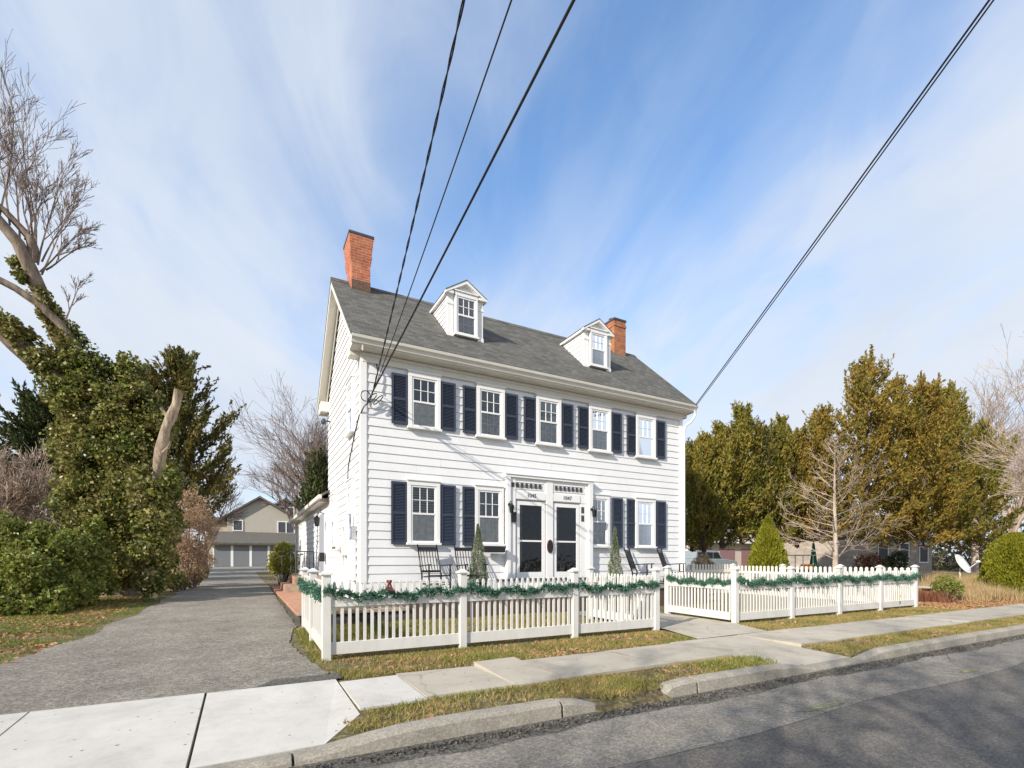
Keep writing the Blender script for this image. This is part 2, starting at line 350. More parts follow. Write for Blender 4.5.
def part(name, mb, mat, parent, smooth=False, label=None, bevel=0):
    org = ORG[parent]
    o = bpy.data.objects.new(name, mesh_from(name, mb, org, mat, smooth)); COL.objects.link(o); o.parent = parent; ORG[o] = org
    if bevel:
        b = o.modifiers.new('bevel', 'BEVEL'); b.width = bevel; b.segments = 2; b.limit_method = 'ANGLE'
    return tag(o, label)
def single(name, mb, mat, label, cat, loc=(0,0,0), group=None, kind=None, smooth=False, bevel=0):
    o = bpy.data.objects.new(name, mesh_from(name, mb, loc, mat, smooth)); COL.objects.link(o); o.location = loc; ORG[o] = tuple(loc)
    if bevel:
        b = o.modifiers.new('bevel', 'BEVEL'); b.width = bevel; b.segments = 2; b.limit_method = 'ANGLE'
    return tag(o, label, cat, group, kind)
def struct(name, mb, mat, label=None, smooth=False):
    return single(name, mb, mat, label or name.replace('_', ' '), 'ground', kind='structure', smooth=smooth)
def kids(o): return [c for c in list(COL.objects) if c.parent == o]
def copy_tree(o, parent=None):
    c = o.copy(); COL.objects.link(c)
    if parent is not None: c.parent = parent
    for ch in kids(o): copy_tree(ch, c)
    return c

# ------------------------------------------------------------------ vegetation helpers
def norm(v): return v/(np.linalg.norm(v, axis=-1, keepdims=True)+1e-9)
def leaves(P, L, Wd, U=None, spread=1.0):
    """one rhombic leaf per point; L, Wd lengths; U preferred long axis"""
    P = np.asarray(P, float); n = len(P)
    L = np.broadcast_to(L, n)*rng.uniform(0.6, 1.3, n); Wd = np.broadcast_to(Wd, n)*rng.uniform(0.7, 1.3, n)
    a = rng.normal(size=(n, 3))
    u = norm(a) if U is None else norm(np.asarray(U)+spread*norm(a))
    w = norm(np.cross(u, norm(rng.normal(size=(n, 3)))))
    u = u*L[:, None]/2; w = w*Wd[:, None]/2
    q = np.stack([P-u, P+w-u*0.1, P+u, P-w-u*0.1], 1)
    return q.reshape(-1, 3)
def blob_points(blobs, dens, shell=0.35):
    """points in the outer shell of ellipsoids (cx,cy,cz,rx,ry,rz), lumpy"""
    out = []
    for (cx, cy, cz, rx, ry, rz) in blobs:
        n = int(dens*4*math.pi*((rx*ry+rx*rz+ry*rz)/3))
        d = norm(rng.normal(size=(n, 3)))
        k = 1 + 0.16*np.sin(d[:, 0]*7+cx*5)*np.cos(d[:, 2]*6+cz*3) + 0.12*np.sin(d[:, 1]*11+d[:, 2]*9+cy)
        r = (1-shell*rng.random(n)**1.5)*k
        out.append(np.array([cx, cy, cz]) + d*r[:, None]*np.array([rx, ry, rz]))
    return np.vstack(out)
def grow(mb, p, d, length, rad, depth, up=0.15, wig=0.18, kidsn=(4, 7), ang=(25, 55), lenf=(0.45, 0.75), tips=None, seg=5, rmin=0.008, nmin=3):
    """recursive bare branch"""
    p = np.array(p, float); d = np.array(d, float)/np.linalg.norm(d)
    pts = [p.copy()]; dirs = [d.copy()]
    for i in range(seg):
        d = d + np.array([random.gauss(0, wig), random.gauss(0, wig), random.gauss(0, wig)+up]) * (1.0/seg**0.5)
        d /= np.linalg.norm(d); p = p + d*length/seg; pts.append(p.copy()); dirs.append(d.copy())
    rr = [max(rmin, rad*(1-0.75*i/seg)) for i in range(seg+1)]
    mb.tube(pts, rr, 6 if rad > 0.05 else nmin, cap=False)
    if tips is not None and depth <= 1: tips.append((pts[-1], dirs[-1]))
    if depth <= 0: return
    k = random.randint(*kidsn)
    for j in range(k):
        t = random.uniform(0.25, 1.0); i = min(seg-1, int(t*seg)); q = pts[i]+(pts[i+1]-pts[i])*(t*seg-i)
        a = R(random.uniform(*ang)); v = dirs[i]
        r = np.cross(v, np.random.RandomState(random.randint(0, 1 << 30)).normal(size=3)); r /= np.linalg.norm(r)
        nd = v*math.cos(a)+r*math.sin(a)
        grow(mb, q, nd, length*random.uniform(*lenf), max(rmin, rr[i]*0.62), depth-1, up, wig, kidsn, ang, lenf, tips, seg, rmin, nmin)

def cedar(px, ytop, D, wpx, mat, label, name='cedar_tree', skirt=0.14, dens=1.0, spires=3, group='cedars behind the side garden', lean=0.0, cyl=0.0, leafL=0.2, droop=0.0):
    b = base(px, D); top = CH + (HY-ytop)/F*D; H = top-b[2]; Rb = wpx/F*D
    t = thing(name, label, 'tree', b, group)
    mb = MB(); leanv = np.array([lean*CC, -lean*CS, 0])
    axis = lambda h: b + leanv*(h/H)**1.5*H + np.array([0, 0, h])
    mb.tube([axis(h) for h in np.linspace(-0.2, H*0.96, 9)], np.linspace(0.026*H*0.5+0.05, 0.02, 9), 8)
    P = []; U = []
    nl = int(70*dens*(H/8)**0.5)
    tops = [(axis(H), 0.0)]
    for k in range(nl):
        hf = skirt + (1-skirt)*((k+random.random())/nl)**1.05
        h = hf*H; az = k*2.399 + random.uniform(-0.4, 0.4)
        prof = (1-hf)**(0.66-0.3*cyl)*(0.5+0.75*random.random()**1.2)*(0.85+0.25*math.sin(az*2+px))
        if hf < skirt+0.1: prof *= 0.8
        ln = Rb*prof + 0.25
        e0 = R(random.uniform(5, 30)+30*hf - droop)
        d = np.array([math.cos(az)*math.cos(e0), math.sin(az)*math.cos(e0), math.sin(e0)])
        p = axis(h*0.93); pts = [p]
        for i in range(5):
            d = d+np.array([0, 0, 0.13-0.004*droop]); d /= np.linalg.norm(d); p = p+d*ln/5; pts.append(p)
        pts = np.array(pts)
        mb.tube(pts, np.linspace(0.02+0.012*ln, 0.008, 6), 3, cap=False)
        nc = int(3+ln*5)
        for c in range(nc):
            s = 0.18+0.82*((c+random.random())/nc); i = min(4, int(s*5)); q = pts[i]+(pts[i+1]-pts[i])*(s*5-i)
            dirb = norm(pts[i+1]-pts[i])
            side = norm(np.cross(dirb, [0, 0, 1]))*random.uniform(-1, 1)*0.30*min(1.2, ln)*(1.15-s)
            m = int(24*dens)
            # a flattened plume that sweeps outward and up from the limb
            pd = norm(dirb*0.8+side*1.2+np.array([0, 0, 0.35-0.02*droop])+rng.normal(size=3)*0.25); sl = rng.random((m, 1))*random.uniform(0.5, 1.15)*min(1.0, 0.4+ln/2.5)
            pp = q + side*0.6 + pd*sl + rng.normal(size=(m, 3))*0.075*np.maximum(0.25, 1.2-sl/0.9)
            P.append(pp); U.append(np.tile(pd, (m, 1)))
    for k in range(spires):   # extra leaders at the top
        az = random.uniform(0, 6.28); r0 = Rb*random.uniform(0.12, 0.5); h0 = H*random.uniform(0.55, 0.75); h1 = H*random.uniform(0.84, 0.97)
        f = axis(h0)+np.array([math.cos(az), math.sin(az), 0])*r0; g = f+np.array([math.cos(az)*r0*0.3, math.sin(az)*r0*0.3, h1-h0])
        m = int(240*dens); s = rng.random(m)
        pp = f+(g-f)*s[:, None]+rng.normal(size=(m, 3))*np.array([1, 1, 0.3])*(0.24*(1.05-s))[:, None]
        P.append(pp); U.append(np.tile([0, 0, 1.0], (m, 1))+norm(pp-(f+(g-f)*s[:, None]))*0.6)
    m = int(130*dens); s = rng.random(m); f = axis(H*0.82); g = axis(H)
    P.append(f+(g-f)*s[:, None]+rng.normal(size=(m, 3))*np.array([1, 1, 0.2])*(0.2*(1.05-s))[:, None]); U.append(np.tile([0, 0, 1.2], (m, 1)))
    P = np.vstack(P); U = np.vstack(U)
    part('trunk', mb, M['cedarbark'], t, True)
    part('crown', (leaves(P, leafL, leafL*0.33, U, 0.75), 4), mat, t)
    return t

def leaf_bush(name, label, cat, c, blobs, mat, dens, L, Wd, stems=6, group=None, barkm=None, shell=0.35, hgt=None):
    t = thing(name, label, cat, c, group)
    mb = MB()
    for i in range(stems):
        bb = blobs[i % len(blobs)]
        q = np.array(bb[:3])+rng.normal(size=3)*np.array(bb[3:])*0.25
        p0 = np.array(c)+np.array([random.uniform(-.15, .15), random.uniform(-.15, .15), -0.05])
        mid = (p0+q)/2+rng.normal(size=3)*0.08
        mb.tube([p0, mid, q], [0.035, 0.025, 0.01], 5)
    part('stems', mb, barkm or M['twig'], t, True)
    P = blob_points(blobs, dens, shell)
    part('foliage', (leaves(P, L, Wd), 4), mat, t)
    return t
def pxblob(px, py, r, D, sy=1.0, sz=1.0, dd=1.0):
    p = at(px, py, D); k = r/F*D
    return (p[0], p[1], p[2], k*sy, k*dd, k*sz)

# ================================================================== WORLD, SUN, CAMERA
AZ, EL = R(67), R(28)          # light travels toward azimuth AZ (from +Y to +X), falling at EL
SUN_ROT = AZ + math.pi
w = bpy.data.worlds.new('World'); scn.world = w; w.use_nodes = True
nt = w.node_tree; nt.nodes.clear()
wo = nt.nodes.new('ShaderNodeOutputWorld'); bg = nt.nodes.new('ShaderNodeBackground')
sky = N(nt, 'ShaderNodeTexSky', sky_type='NISHITA', sun_disc=False); sky.sun_elevation = EL; sky.sun_rotation = SUN_ROT
sky.air_density = 1.0; sky.dust_density = 0.3; sky.ozone_density = 1.6
tc = N(nt, 'ShaderNodeTexCoord'); sp = N(nt, 'ShaderNodeSeparateXYZ'); nt.links.new(tc.outputs['Generated'], sp.inputs[0])
den = N(nt, 'ShaderNodeMath', operation='ADD'); den.inputs[1].default_value = 0.22; nt.links.new(sp.outputs[2], den.inputs[0])
dm = N(nt, 'ShaderNodeMath', operation='MAXIMUM'); dm.inputs[1].default_value = 0.05; nt.links.new(den.outputs[0], dm.inputs[0])
dx = N(nt, 'ShaderNodeMath', operation='DIVIDE'); nt.links.new(sp.outputs[0], dx.inputs[0]); nt.links.new(dm.outputs[0], dx.inputs[1])
dy = N(nt, 'ShaderNodeMath', operation='DIVIDE'); nt.links.new(sp.outputs[1], dy.inputs[0]); nt.links.new(dm.outputs[0], dy.inputs[1])
cb = N(nt, 'ShaderNodeCombineXYZ'); nt.links.new(dx.outputs[0], cb.inputs[0]); nt.links.new(dy.outputs[0], cb.inputs[1])
mp0 = N(nt, 'ShaderNodeMapping'); mp0.inputs['Rotation'].default_value = (0, 0, R(-66)); nt.links.new(cb.outputs[0], mp0.inputs[0])
mp = N(nt, 'ShaderNodeMapping'); mp.inputs['Scale'].default_value = (0.6, 1.2, 1); mp.inputs['Location'].default_value = (2.1, 0.9, 0)
nt.links.new(mp0.outputs[0], mp.inputs[0])
n1 = noise(nt, mp.outputs[0], 1.1, 6, 0.5, 1.1); n2 = noise(nt, mp.outputs[0], 2.6, 7, 0.52, 1.8)
ad = N(nt, 'ShaderNodeMath', operation='MULTIPLY_ADD'); ad.inputs[1].default_value = 0.42; nt.links.new(n2, ad.inputs[0]); nt.links.new(n1, ad.inputs[2])
hz = N(nt, 'ShaderNodeMath', operation='MULTIPLY_ADD'); hz.inputs[1].default_value = -0.42; nt.links.new(sp.outputs[2], hz.inputs[0]); nt.links.new(ad.outputs[0], hz.inputs[2])
# a clear window in the cloud sheet, up over the right of the street
dt = N(nt, 'ShaderNodeVectorMath', operation='DOT_PRODUCT'); nt.links.new(tc.outputs['Generated'], dt.inputs[0])
cd = np.array([0.30*CC+CS, -0.30*CS+CC, 0.84]); cd /= np.linalg.norm(cd); dt.inputs[1].default_value = tuple(cd)
cl = N(nt, 'ShaderNodeMapRange'); cl.inputs[1].default_value = 0.86; cl.inputs[2].default_value = 1.0; cl.inputs[3].default_value = 0.0; cl.inputs[4].default_value = 0.30
nt.links.new(dt.outputs['Value'], cl.inputs[0])
sb = N(nt, 'ShaderNodeMath', operation='SUBTRACT'); nt.links.new(hz.outputs[0], sb.inputs[0]); nt.links.new(cl.outputs[0], sb.inputs[1])
cf = ramp(nt, sb.outputs[0], [(0.04, (0.06,)*3), (0.26, (0.36,)*3), (0.44, (0.80,)*3), (0.62, (1.0,)*3)])
SKYK = N(nt, 'ShaderNodeMixRGB', blend_type='MULTIPLY'); SKYK.inputs[0].default_value = 1; nt.links.new(sky.outputs[0], SKYK.inputs[1]); SKYK.inputs[2].default_value = (0.88, 1.14, 1.32, 1)
cloudc = mixc(nt, noise(nt, mp.outputs[0], 1.7, 4), (2.75, 3.15, 3.8), (3.9, 4.1, 4.4))
cm = mixc(nt, cf, SKYK.outputs[0], cloudc)
nt.links.new(cm, bg.inputs[0]); bg.inputs[1].default_value = 0.13
nt.links.new(bg.outputs[0], wo.inputs[0])
ld = bpy.data.lights.new('sun', 'SUN'); ld.energy = 3.7; ld.angle = R(0.5); ld.color = (1.0, 0.92, 0.81)
sun = bpy.data.objects.new('sun', ld); COL.objects.link(sun); sun.location = (-20, -6, 20)
sun.rotation_euler = Vector((math.sin(AZ)*math.cos(EL), math.cos(AZ)*math.cos(EL), -math.sin(EL))).to_track_quat('-Z', 'Y').to_euler()
cam = bpy.data.cameras.new('camera'); co = bpy.data.objects.new('camera', cam); COL.objects.link(co)
co.location = (0, 0, CH); co.rotation_euler = (R(90), 0, -YAW)
cam.sensor_width = 36; cam.lens = F/1024*36; cam.shift_y = (HY-384)/1024; cam.clip_start = 0.05; cam.clip_end = 3000
scn.camera = co
vs = scn.view_settings; vs.view_transform = 'Standard'; vs.look = 'None'; vs.gamma = 1; vs.use_curve_mapping = False; vs.exposure = 0.8
scn.cycles.max_bounces = 8; scn.cycles.transparent_max_bounces = 16

# ================================================================== GROUND, STREET, WALKS
g = MB(); ys = [-400, -4.66, -4.64, 6.0, 6.01, 9, 60, 900]; zs = [0.1, 0.1, -0.06, -0.06, 0.095, 0.095, 1.10, 1.10]
gv = []; xs = [-500, -60, 60, 700]
for y, z in zip(ys, zs): gv += [(x, y, z) for x in xs]
g.add(gv, [(i*4+j, i*4+j+1, i*4+j+5, i*4+j+4) for i in range(len(ys)-1) for j in range(3)])
struct('ground', g, M['soil'], 'lawn and bare winter ground')
def verge(x0, x1, y0=4.095, y1=6.0, lab='planted strip between kerb and sidewalk'):
    m = MB(); m.box(x0, x1, y0, y1, -0.05, 0.10); struct('verge', m, M['soil'], lab)
def sheet(name, pts, mat, z=0, label=None):
    m = MB(); m.add([(x, y, z) for x, y in pts], [tuple(range(len(pts)))]); return struct(name, m, mat, label)
sheet('road', [(-80, -4.5), (120, -4.5), (120, 2.87), (-80, 2.87)], M['asphalt'], 0.0, 'asphalt street')
# lighter shoulder strip with a wandering outer edge
n = 240; X = np.linspace(-30, 60, n); e1 = 2.80+0.05*np.sin(X*1.3)+rng.normal(size=n)*0.008; e2 = 3.62+0.05*np.sin(X*2.1+1)+0.03*np.sin(X*7)
m = MB(); m.add([(x, y, 0.004) for x, y in zip(X, e1)]+[(x, y, 0.004) for x, y in zip(X, e2)], [(i, i+1, n+i+1, n+i) for i in range(n-1)])
struct('road_shoulder', m, M['shoulder'], 'paler asphalt shoulder')
m = MB(); m.add([(-80, 2.5, -0.008), (120, 2.5, -0.008), (120, 4.03, -0.008), (-80, 4.03, -0.008)], [(0, 1, 2, 3)])
struct('gutter', m, M['gutter'], 'gravelly gutter')
# loose stones in the gutter
P = np.stack([rng.uniform(-3, 22, 5200), 3.86-np.abs(rng.normal(size=5200))*0.10, np.full(5200, 0.004)], 1)
single('gravel', (leaves(P, 0.03, 0.026, None), 4), M['gutter'], 'loose gravel along the kerb', 'gravel', kind='stuff')
# kerbs
def kerb(name, pts):     # pts: (x, top z)
    m = MB(); prof = []
    for x, z in pts:
        prof.append([(x, 3.93, -0.05), (x, 3.945, z-0.035), (x, 3.975, z-0.006), (x, 4.0, z), (x, 4.09, z), (x, 4.10, -0.05)])
    v = [p for r in prof for p in r]; k = 6; f = [(i*k+j, (i+1)*k+j, (i+1)*k+(j+1) % k, i*k+(j+1) % k) for i in range(len(prof)-1) for j in range(k)]
    f += [tuple(range(k)), tuple(range(len(prof)*k-1, (len(prof)-1)*k-1, -1))]
    m.add(v, f); return struct(name, m, M['kerb'])
for i in range(8): kerb('kerb', [(-12+i*1.35, 0.045), (-12+i*1.35+1.335, 0.045)])
kerb('kerb', [(-1.2, 0.045), (-0.42, 0.045)]); kerb('kerb', [(-0.40, 0.045), (0.30, 0.05)])
kerb('kerb', [(0.32, 0.05), (0.6, 0.07), (0.85, 0.105), (1.1, 0.13), (1.5, 0.145), (2.66, 0.145)])
kerb('kerb', [(2.69, 0.14), (2.85, 0.12), (3.05, 0.075), (3.2, 0.03)])
kerb('kerb', [(4.02, 0.06), (4.12, 0.125), (4.32, 0.145), (4.5, 0.15)])
kerb('kerb', [(4.54, 0.15), (5.9, 0.145), (6.3, 0.12), (6.75, 0.055)])
kerb('kerb', [(6.78, 0.045), (7.95, 0.04)]); kerb('kerb', [(7.97, 0.045), (8.3, 0.10), (8.6, 0.135), (9.3, 0.14)])
for i in range(12): kerb('kerb', [(9.33+i*2.4, 0.14), (9.33+i*2.4+2.38, 0.14)])
verge(0.93, 6.21); verge(7.96, 40)
m = MB(); m.add([(0.56, 4.10, .062), (0.93, 4.10, .10), (0.93, 4.63, .101)], [(0, 1, 2)]); struct('verge', m, M['soil'], 'grass corner at the apron')
m = MB(); m.hexa([(3.0, 3.84, -.05), (4.05, 3.84, -.05), (4.12, 4.095, -.05), (3.0, 4.095, -.05), (3.12, 3.84, -0.004), (3.98, 3.86, -0.004), (4.12, 4.096, 0.10), (3.0, 4.096, 0.10)]); struct('verge', m, M['soil'], 'worn grass ramp in the gap of the kerb')
# sidewalk slabs, each with its own slight tilt
def slabs(name, xs, y0, y1, mat, ztop=0.125, tilt=0.006, label=None, gap=0.008):
    m = MB()
    for a, b in zip(xs[:-1], xs[1:]):
        t = [ztop+random.uniform(-tilt, tilt) for _ in range(4)]
        a += gap; b -= gap
        m.hexa([(a, y0, -0.02), (b, y0, -0.02), (b, y1, -0.02), (a, y1, -0.02), (a, y0, t[0]), (b, y0, t[1]), (b, y1, t[2]), (a, y1, t[3])])
    return struct(name, m, mat, label)
def apron(name, xs, y0, y1, z0, z1, mat, label):
    m = MB()
    for a, b in zip(xs[:-1], xs[1:]):
        a += .008; b -= .008
        m.hexa([(a, y0, -0.02), (b, y0, -0.02), (b, y1, -0.02), (a, y1, -0.02), (a, y0, z0), (b, y0, z0), (b, y1, z1), (a, y1, z1)])
    return struct(name, m, mat, label)
apron('pavement', [-10, -8.2, -6.4, -4.6, -3.05, -1.72, -0.36], 4.105, 6.02, 0.046, 0.125, M['newcrete'], 'bright new concrete driveway apron')
m = MB(); m.add([(-0.345, 4.105, -.02), (0.55, 4.105, -.02), (0.92, 4.62, -.02), (0.92, 6.0, -.02), (-0.345, 6.0, -.02), (-0.345, 4.105, 0.047), (0.55, 4.105, 0.06), (0.92, 4.62, 0.10), (0.92, 6.0, 0.125), (-0.345, 6.0, 0.125)],
      [(4, 3, 2, 1, 0), (5, 6, 7, 8, 9)]+[(i, (i+1) % 5, (i+1) % 5+5, i+5) for i in range(5)])
struct('pavement', m, M['newcrete'], 'bright new concrete slab')
slabs('pavement', [0.935, 1.6], 4.72, 5.86, M['newcrete'], label='small new slab')
slabs('pavement', [1.6, 2.62, 3.28, 4.75, 6.2], 4.78, 5.92, M['oldcrete'], 0.13, 0.012, 'worn concrete sidewalk')
m = MB(); m.hexa([(2.64, 4.8, 0), (3.24, 4.8, 0), (3.24, 5.95, 0), (2.64, 5.95, 0), (2.64, 4.8, 0.12), (3.24, 4.8, 0.12), (3.24, 5.95, 0.175), (2.64, 5.95, 0.165)])
struct('pavement', m, M['oldcrete'], 'heaved sidewalk slab')
apron('pavement', [6.22, 7.95], 4.105, 6.0, 0.05, 0.13, M['oldcrete'], 'worn concrete apron to the street')
slabs('pavement', [7.95, 9.4, 10.9, 12.5, 14.1, 15.7, 17.3, 19, 21, 23, 25, 27, 30, 33, 36, 40], 4.85, 6.05, M['oldcrete'], 0.13, 0.008, 'worn concrete sidewalk')
m = MB(); m.add([(6.9, 6.01, 0.134), (8.85, 6.06, 0.134), (9.36, 7.2, 0.134), (9.5, 9.6, 0.134), (7.32, 9.6, 0.134), (7.32, 7.2, 0.134)], [(0, 1, 2, 3, 4, 5)])
struct('path', m, M['oldcrete'], 'concrete path through the gate opening')
m = MB(); m.add([(7.3, 9.59, 0.13), (9.55, 9.59, 0.13), (9.6, 10.85, 0.13), (7.3, 10.85, 0.13)], [(0, 1, 2, 3)])
struct('path', m, M['patio'], 'darker flagstones before the porch')
# driveway
ctrl = [(6.02, -3.4, 0.95), (7.2, -3.35, 0.80), (8.0, -3.15, 0.72), (9.2, -2.85, 0.66), (10.4, -2.6, 0.80), (11, -2.5, 0.93), (15.6, -2.25, 0.9), (22, -2.05, 0.9), (30, -1.9, 0.75), (38, -2.3, 0.6), (44, -3.2, 5.5), (50.2, -3.4, 6.5)]
Y = np.concatenate([np.linspace(6.02, 12, 50), np.linspace(12.3, 50.2, 70)])
c = np.array(ctrl); XL = np.interp(Y, c[:, 0], c[:, 1])+0.07*np.sin(Y*2.3)+rng.normal(size=len(Y))*0.03; XR = np.interp(Y, c[:, 0], c[:, 2])+rng.normal(size=len(Y))*0.015
nn = len(Y); k = 7; v = []
for i in range(nn):
    for j in range(k):
        v.append((XL[i]+(XR[i]-XL[i])*j/(k-1), Y[i], gz(0, Y[i])+0.006 - (0.012 if j in (0, k-1) else 0)))
m = MB(); m.add(v, [(i*k+j, i*k+j+1, (i+1)*k+j+1, (i+1)*k+j) for i in range(nn-1) for j in range(k-1)])
struct('driveway', m, M['drive'], 'worn asphalt and gravel driveway')
m = MB(); m.add([(0.1, 6.02, .124), (1.0, 6.02, .124), (1.0, 6.3, .124), (0.3, 6.33, .124)], [(0, 1, 2, 3)])
struct('path', m, M['gutter'], 'bare soil beside the driveway')
# raised patio tiers
m = MB(); m.box(0.98, 3.2, 10.86, 11.9, 0.0, 0.37); m.box(0.98, 1.02, 11.9, 23.0, 0.0, 0.38)
single('retaining_wall', m, M['stonewall'], 'low dark block retaining wall with brick cap left of the porch', 'wall')
rw = [o for o in COL.objects if o.name == 'retaining_wall'][0]
m = MB(); m.box(0.93, 3.2, 10.80, 11.02, 0.372, 0.44); part('brick_cap', m, M['paver'], rw, bevel=0.008)
m = MB(); m.box(0.93, 1.60, 11.03, 22.9, 0.36, 0.437)
struct('brick_walk', m, M['paver'], 'orange brick walk beside the driveway')
m = MB(); m.box(1.61, 3.2, 11.03, 23.0, 0.1, 0.425); struct('garden_bed', m, M['soil'], 'raised lawn bed beside the house')
po = thing('porch', 'low brown porch deck with pale floor running before the front doors', 'porch', (7.9, 11, 0.12))
m = MB(); m.box(3.21, 12.9, 10.86, 11.8, 0.05, 0.66); part('skirt', m, M['deck'], po)
m = MB(); m.box(3.19, 12.95, 10.80, 11.8, 0.662, 0.72); part('floor', m, M['patio'], po, bevel=0.006)
m = MB(); m.box(5.9, 9.25, 11.32, 11.79, 0.722, 0.95); part('stoop', m, M['trim'], po)
m = MB(); m.box(5.86, 9.29, 11.28, 11.79, 0.952, 0.99); part('stoop_top', m, M['dark'], po)
m = MB()
for i in range(2): m.box(8.2, 9.9, 10.8-0.30*(2-i), 10.8-0.30*(1-i)-0.002, 0.1, 0.22+0.2*i)
part('step', m, M['deck'], po, bevel=0.006)

# ================================================================== HOUSE
X0, X1, YF, YB = 2.40, 12.76, 11.82, 17.0
EZ, RZ, RY, SL = 6.55, 9.20, 14.41, 2.65/2.94
OX0, OX1, OYF, OYB = 2.115, 13.05, 11.47, 17.35
hs = thing('house', 'white two-storey clapboard house with navy shutters, two dormers and grey shingle roof', 'house', (7.58, 14.4, 0.44))
m = MB(); m.poly([(YF, 0.5), (YB, 0.5), (YB, 6.5), (RY, 6.5+(RY-YF)*SL-0.1), (YF, 6.5)], 'x', X0, X1)
part('wall', m, M['siding'], hs)
def clap_front(mb, x0, x1, z0, z1, y, c=0.205):
    z = z0
    while z < z1-0.02:
        t = min(z+c, z1); cuts = [x0]; q = x0+random.uniform(0.8, 3.6)
        while q < x1-0.5: cuts.append(q); q += random.choice((3.05, 3.66, 2.44, 1.8))
        cuts.append(x1)
        for a, b in zip(cuts[:-1], cuts[1:]):
            a2 = a+(0.002 if a > x0 else 0); b2 = b-(0.002 if b < x1 else 0); o1, o2, dz = random.uniform(-.002, .003), random.uniform(-.002, .003), random.uniform(-.002, .002)
            mb.add([(a2, y-0.024-o1, z+dz), (b2, y-0.024-o2, z+dz), (b2, y-0.006, t), (a2, y-0.006, t), (a2, y, z+dz), (b2, y, z+dz)], [(0, 1, 2, 3), (0, 4, 5, 1)])
        z += c
m = MB(); clap_front(m, X0+0.1, X1-0.1, 0.97, 6.12, YF)
part('clapboards', m, M['siding'], hs)
for xx, s in ((X0, -1), (X1, 1)):
  m = MB(); z = 0.97; c = 0.205
  while z < 9.0:
    t = z+c; cut = lambda q: (YF, YB) if q < 6.45 else (YF+(q-6.45)/SL, YB-(q-6.45)/SL)
    (a0, b0), (a1, b1) = cut(z), cut(t)
    if b1 > a1:
            f = [(0, 1, 2, 3), (0, 4, 5, 1)]
            m.add([(xx+s*0.030, a0, z), (xx+s*0.030, b0, z), (xx+s*0.006, b1, t), (xx+s*0.006, a1, t), (xx, a0, z), (xx, b0, z)], f)
    z += c
  part('gable_clapboards', m, M['siding'], hs)
for xx in (X0, X1):
    m = MB(); s = -1 if xx == X0 else 1
    m.box(min(xx+s*0.038, xx-s*0.10), max(xx+s*0.038, xx-s*0.10), YF-0.038, YF-0.002, 0.96, 6.34)
    m.box(min(xx, xx+s*0.038), max(xx, xx+s*0.038), YF-0.002, YF+0.09, 0.96, 6.34)
    part('corner_board', m, M['trim'], hs)
m = MB(); m.box(X0-0.01, X1+0.01, YF-0.015, YF, 0.5, 0.955); part('foundation', m, M['trim'], hs)
# cornice
m = MB()
m.poly([(OYF+0.02, 6.36), (YF, 6.34), (YF, 6.50), (OYF+0.02, 6.50)], 'x', OX0, OX1)      # soffit box
m.box(X0, X1, YF-0.05, YF-0.002, 6.12, 6.34)
m.box(X0-0.02, X1+0.02, YF-0.075, YF-0.05, 6.26, 6.335)
m.box(OX0+0.01, X0-0.004, YF, YF+0.30, 6.24, 6.56)
m.box(OX0+0.01, X0-0.004, YB-0.25, YB+0.33, 6.24, 6.56)
m.box(X1+0.004, OX1-0.01, YF, YF+0.30, 6.24, 6.56)
part('cornice', m, M['cream'], hs, bevel=0.01)
gu = MB(); gu.poly([(OYF-0.10, 6.56), (OYF-0.085, 6.50), (OYF-0.04, 6.46), (OYF-0.02, 6.40), (OYF+0.018, 6.385), (OYF+0.018, 6.56)], 'x', OX0-0.02, OX1+0.02)
part('gutter', gu, M['cream'], hs)
m = MB(); m.tube([(12.98, 11.43, 6.42), (12.98, 11.43, 6.22), (12.93, 11.55, 6.05), (12.83, 11.70, 5.93), (12.81, 11.74, 5.7), (12.81, 11.74, 1.0)], 0.04, 8)
part('downspout', m, M['trim'], hs, True)
# roof
ro = MB(); th = 0.07
for s in (1, -1):
    ya, yr = (OYF-0.03, RY) if s == 1 else (OYB+0.03, RY)
    za = RZ-abs(RY-ya)*SL
    ro.poly([(ya, za), (yr, RZ), (yr, RZ+th*1.35), (ya, za+th*1.2)] if s == 1 else [(yr, RZ), (ya, za), (ya, za+th*1.2), (yr, RZ+th*1.35)], 'x', OX0-0.03, OX1+0.03)
roof = part('roof', ro, M['shingle'], hs)
m = MB()      # ridge cap shingles
m.poly([(RY-0.14, RZ-0.02), (RY+0.14, RZ-0.02), (RY, RZ+0.125)], 'x', OX0-0.035, OX1+0.035); part('ridge_cap', m, M['shingle'], roof)
for xa, xb in ((OX0, X0-0.04), (X1+0.04, OX1)):
    m = MB()
    for s in (1, -1):
        yo = OYF if s == 1 else OYB
        zb = lambda y: RZ-abs(RY-y)*SL
        m.add([(x, y, z) for x in (xa, xb) for (y, z) in ((yo, zb(yo)-0.005), (RY, RZ-0.005), (RY, RZ-0.10), (yo, zb(yo)-0.10))],
              [(0, 1, 2, 3), (7, 6, 5, 4), (0, 4, 5, 1), (1, 5, 6, 2), (2, 6, 7, 3), (3, 7, 4, 0)])
    part('rake_soffit', m, M['cream'], hs)
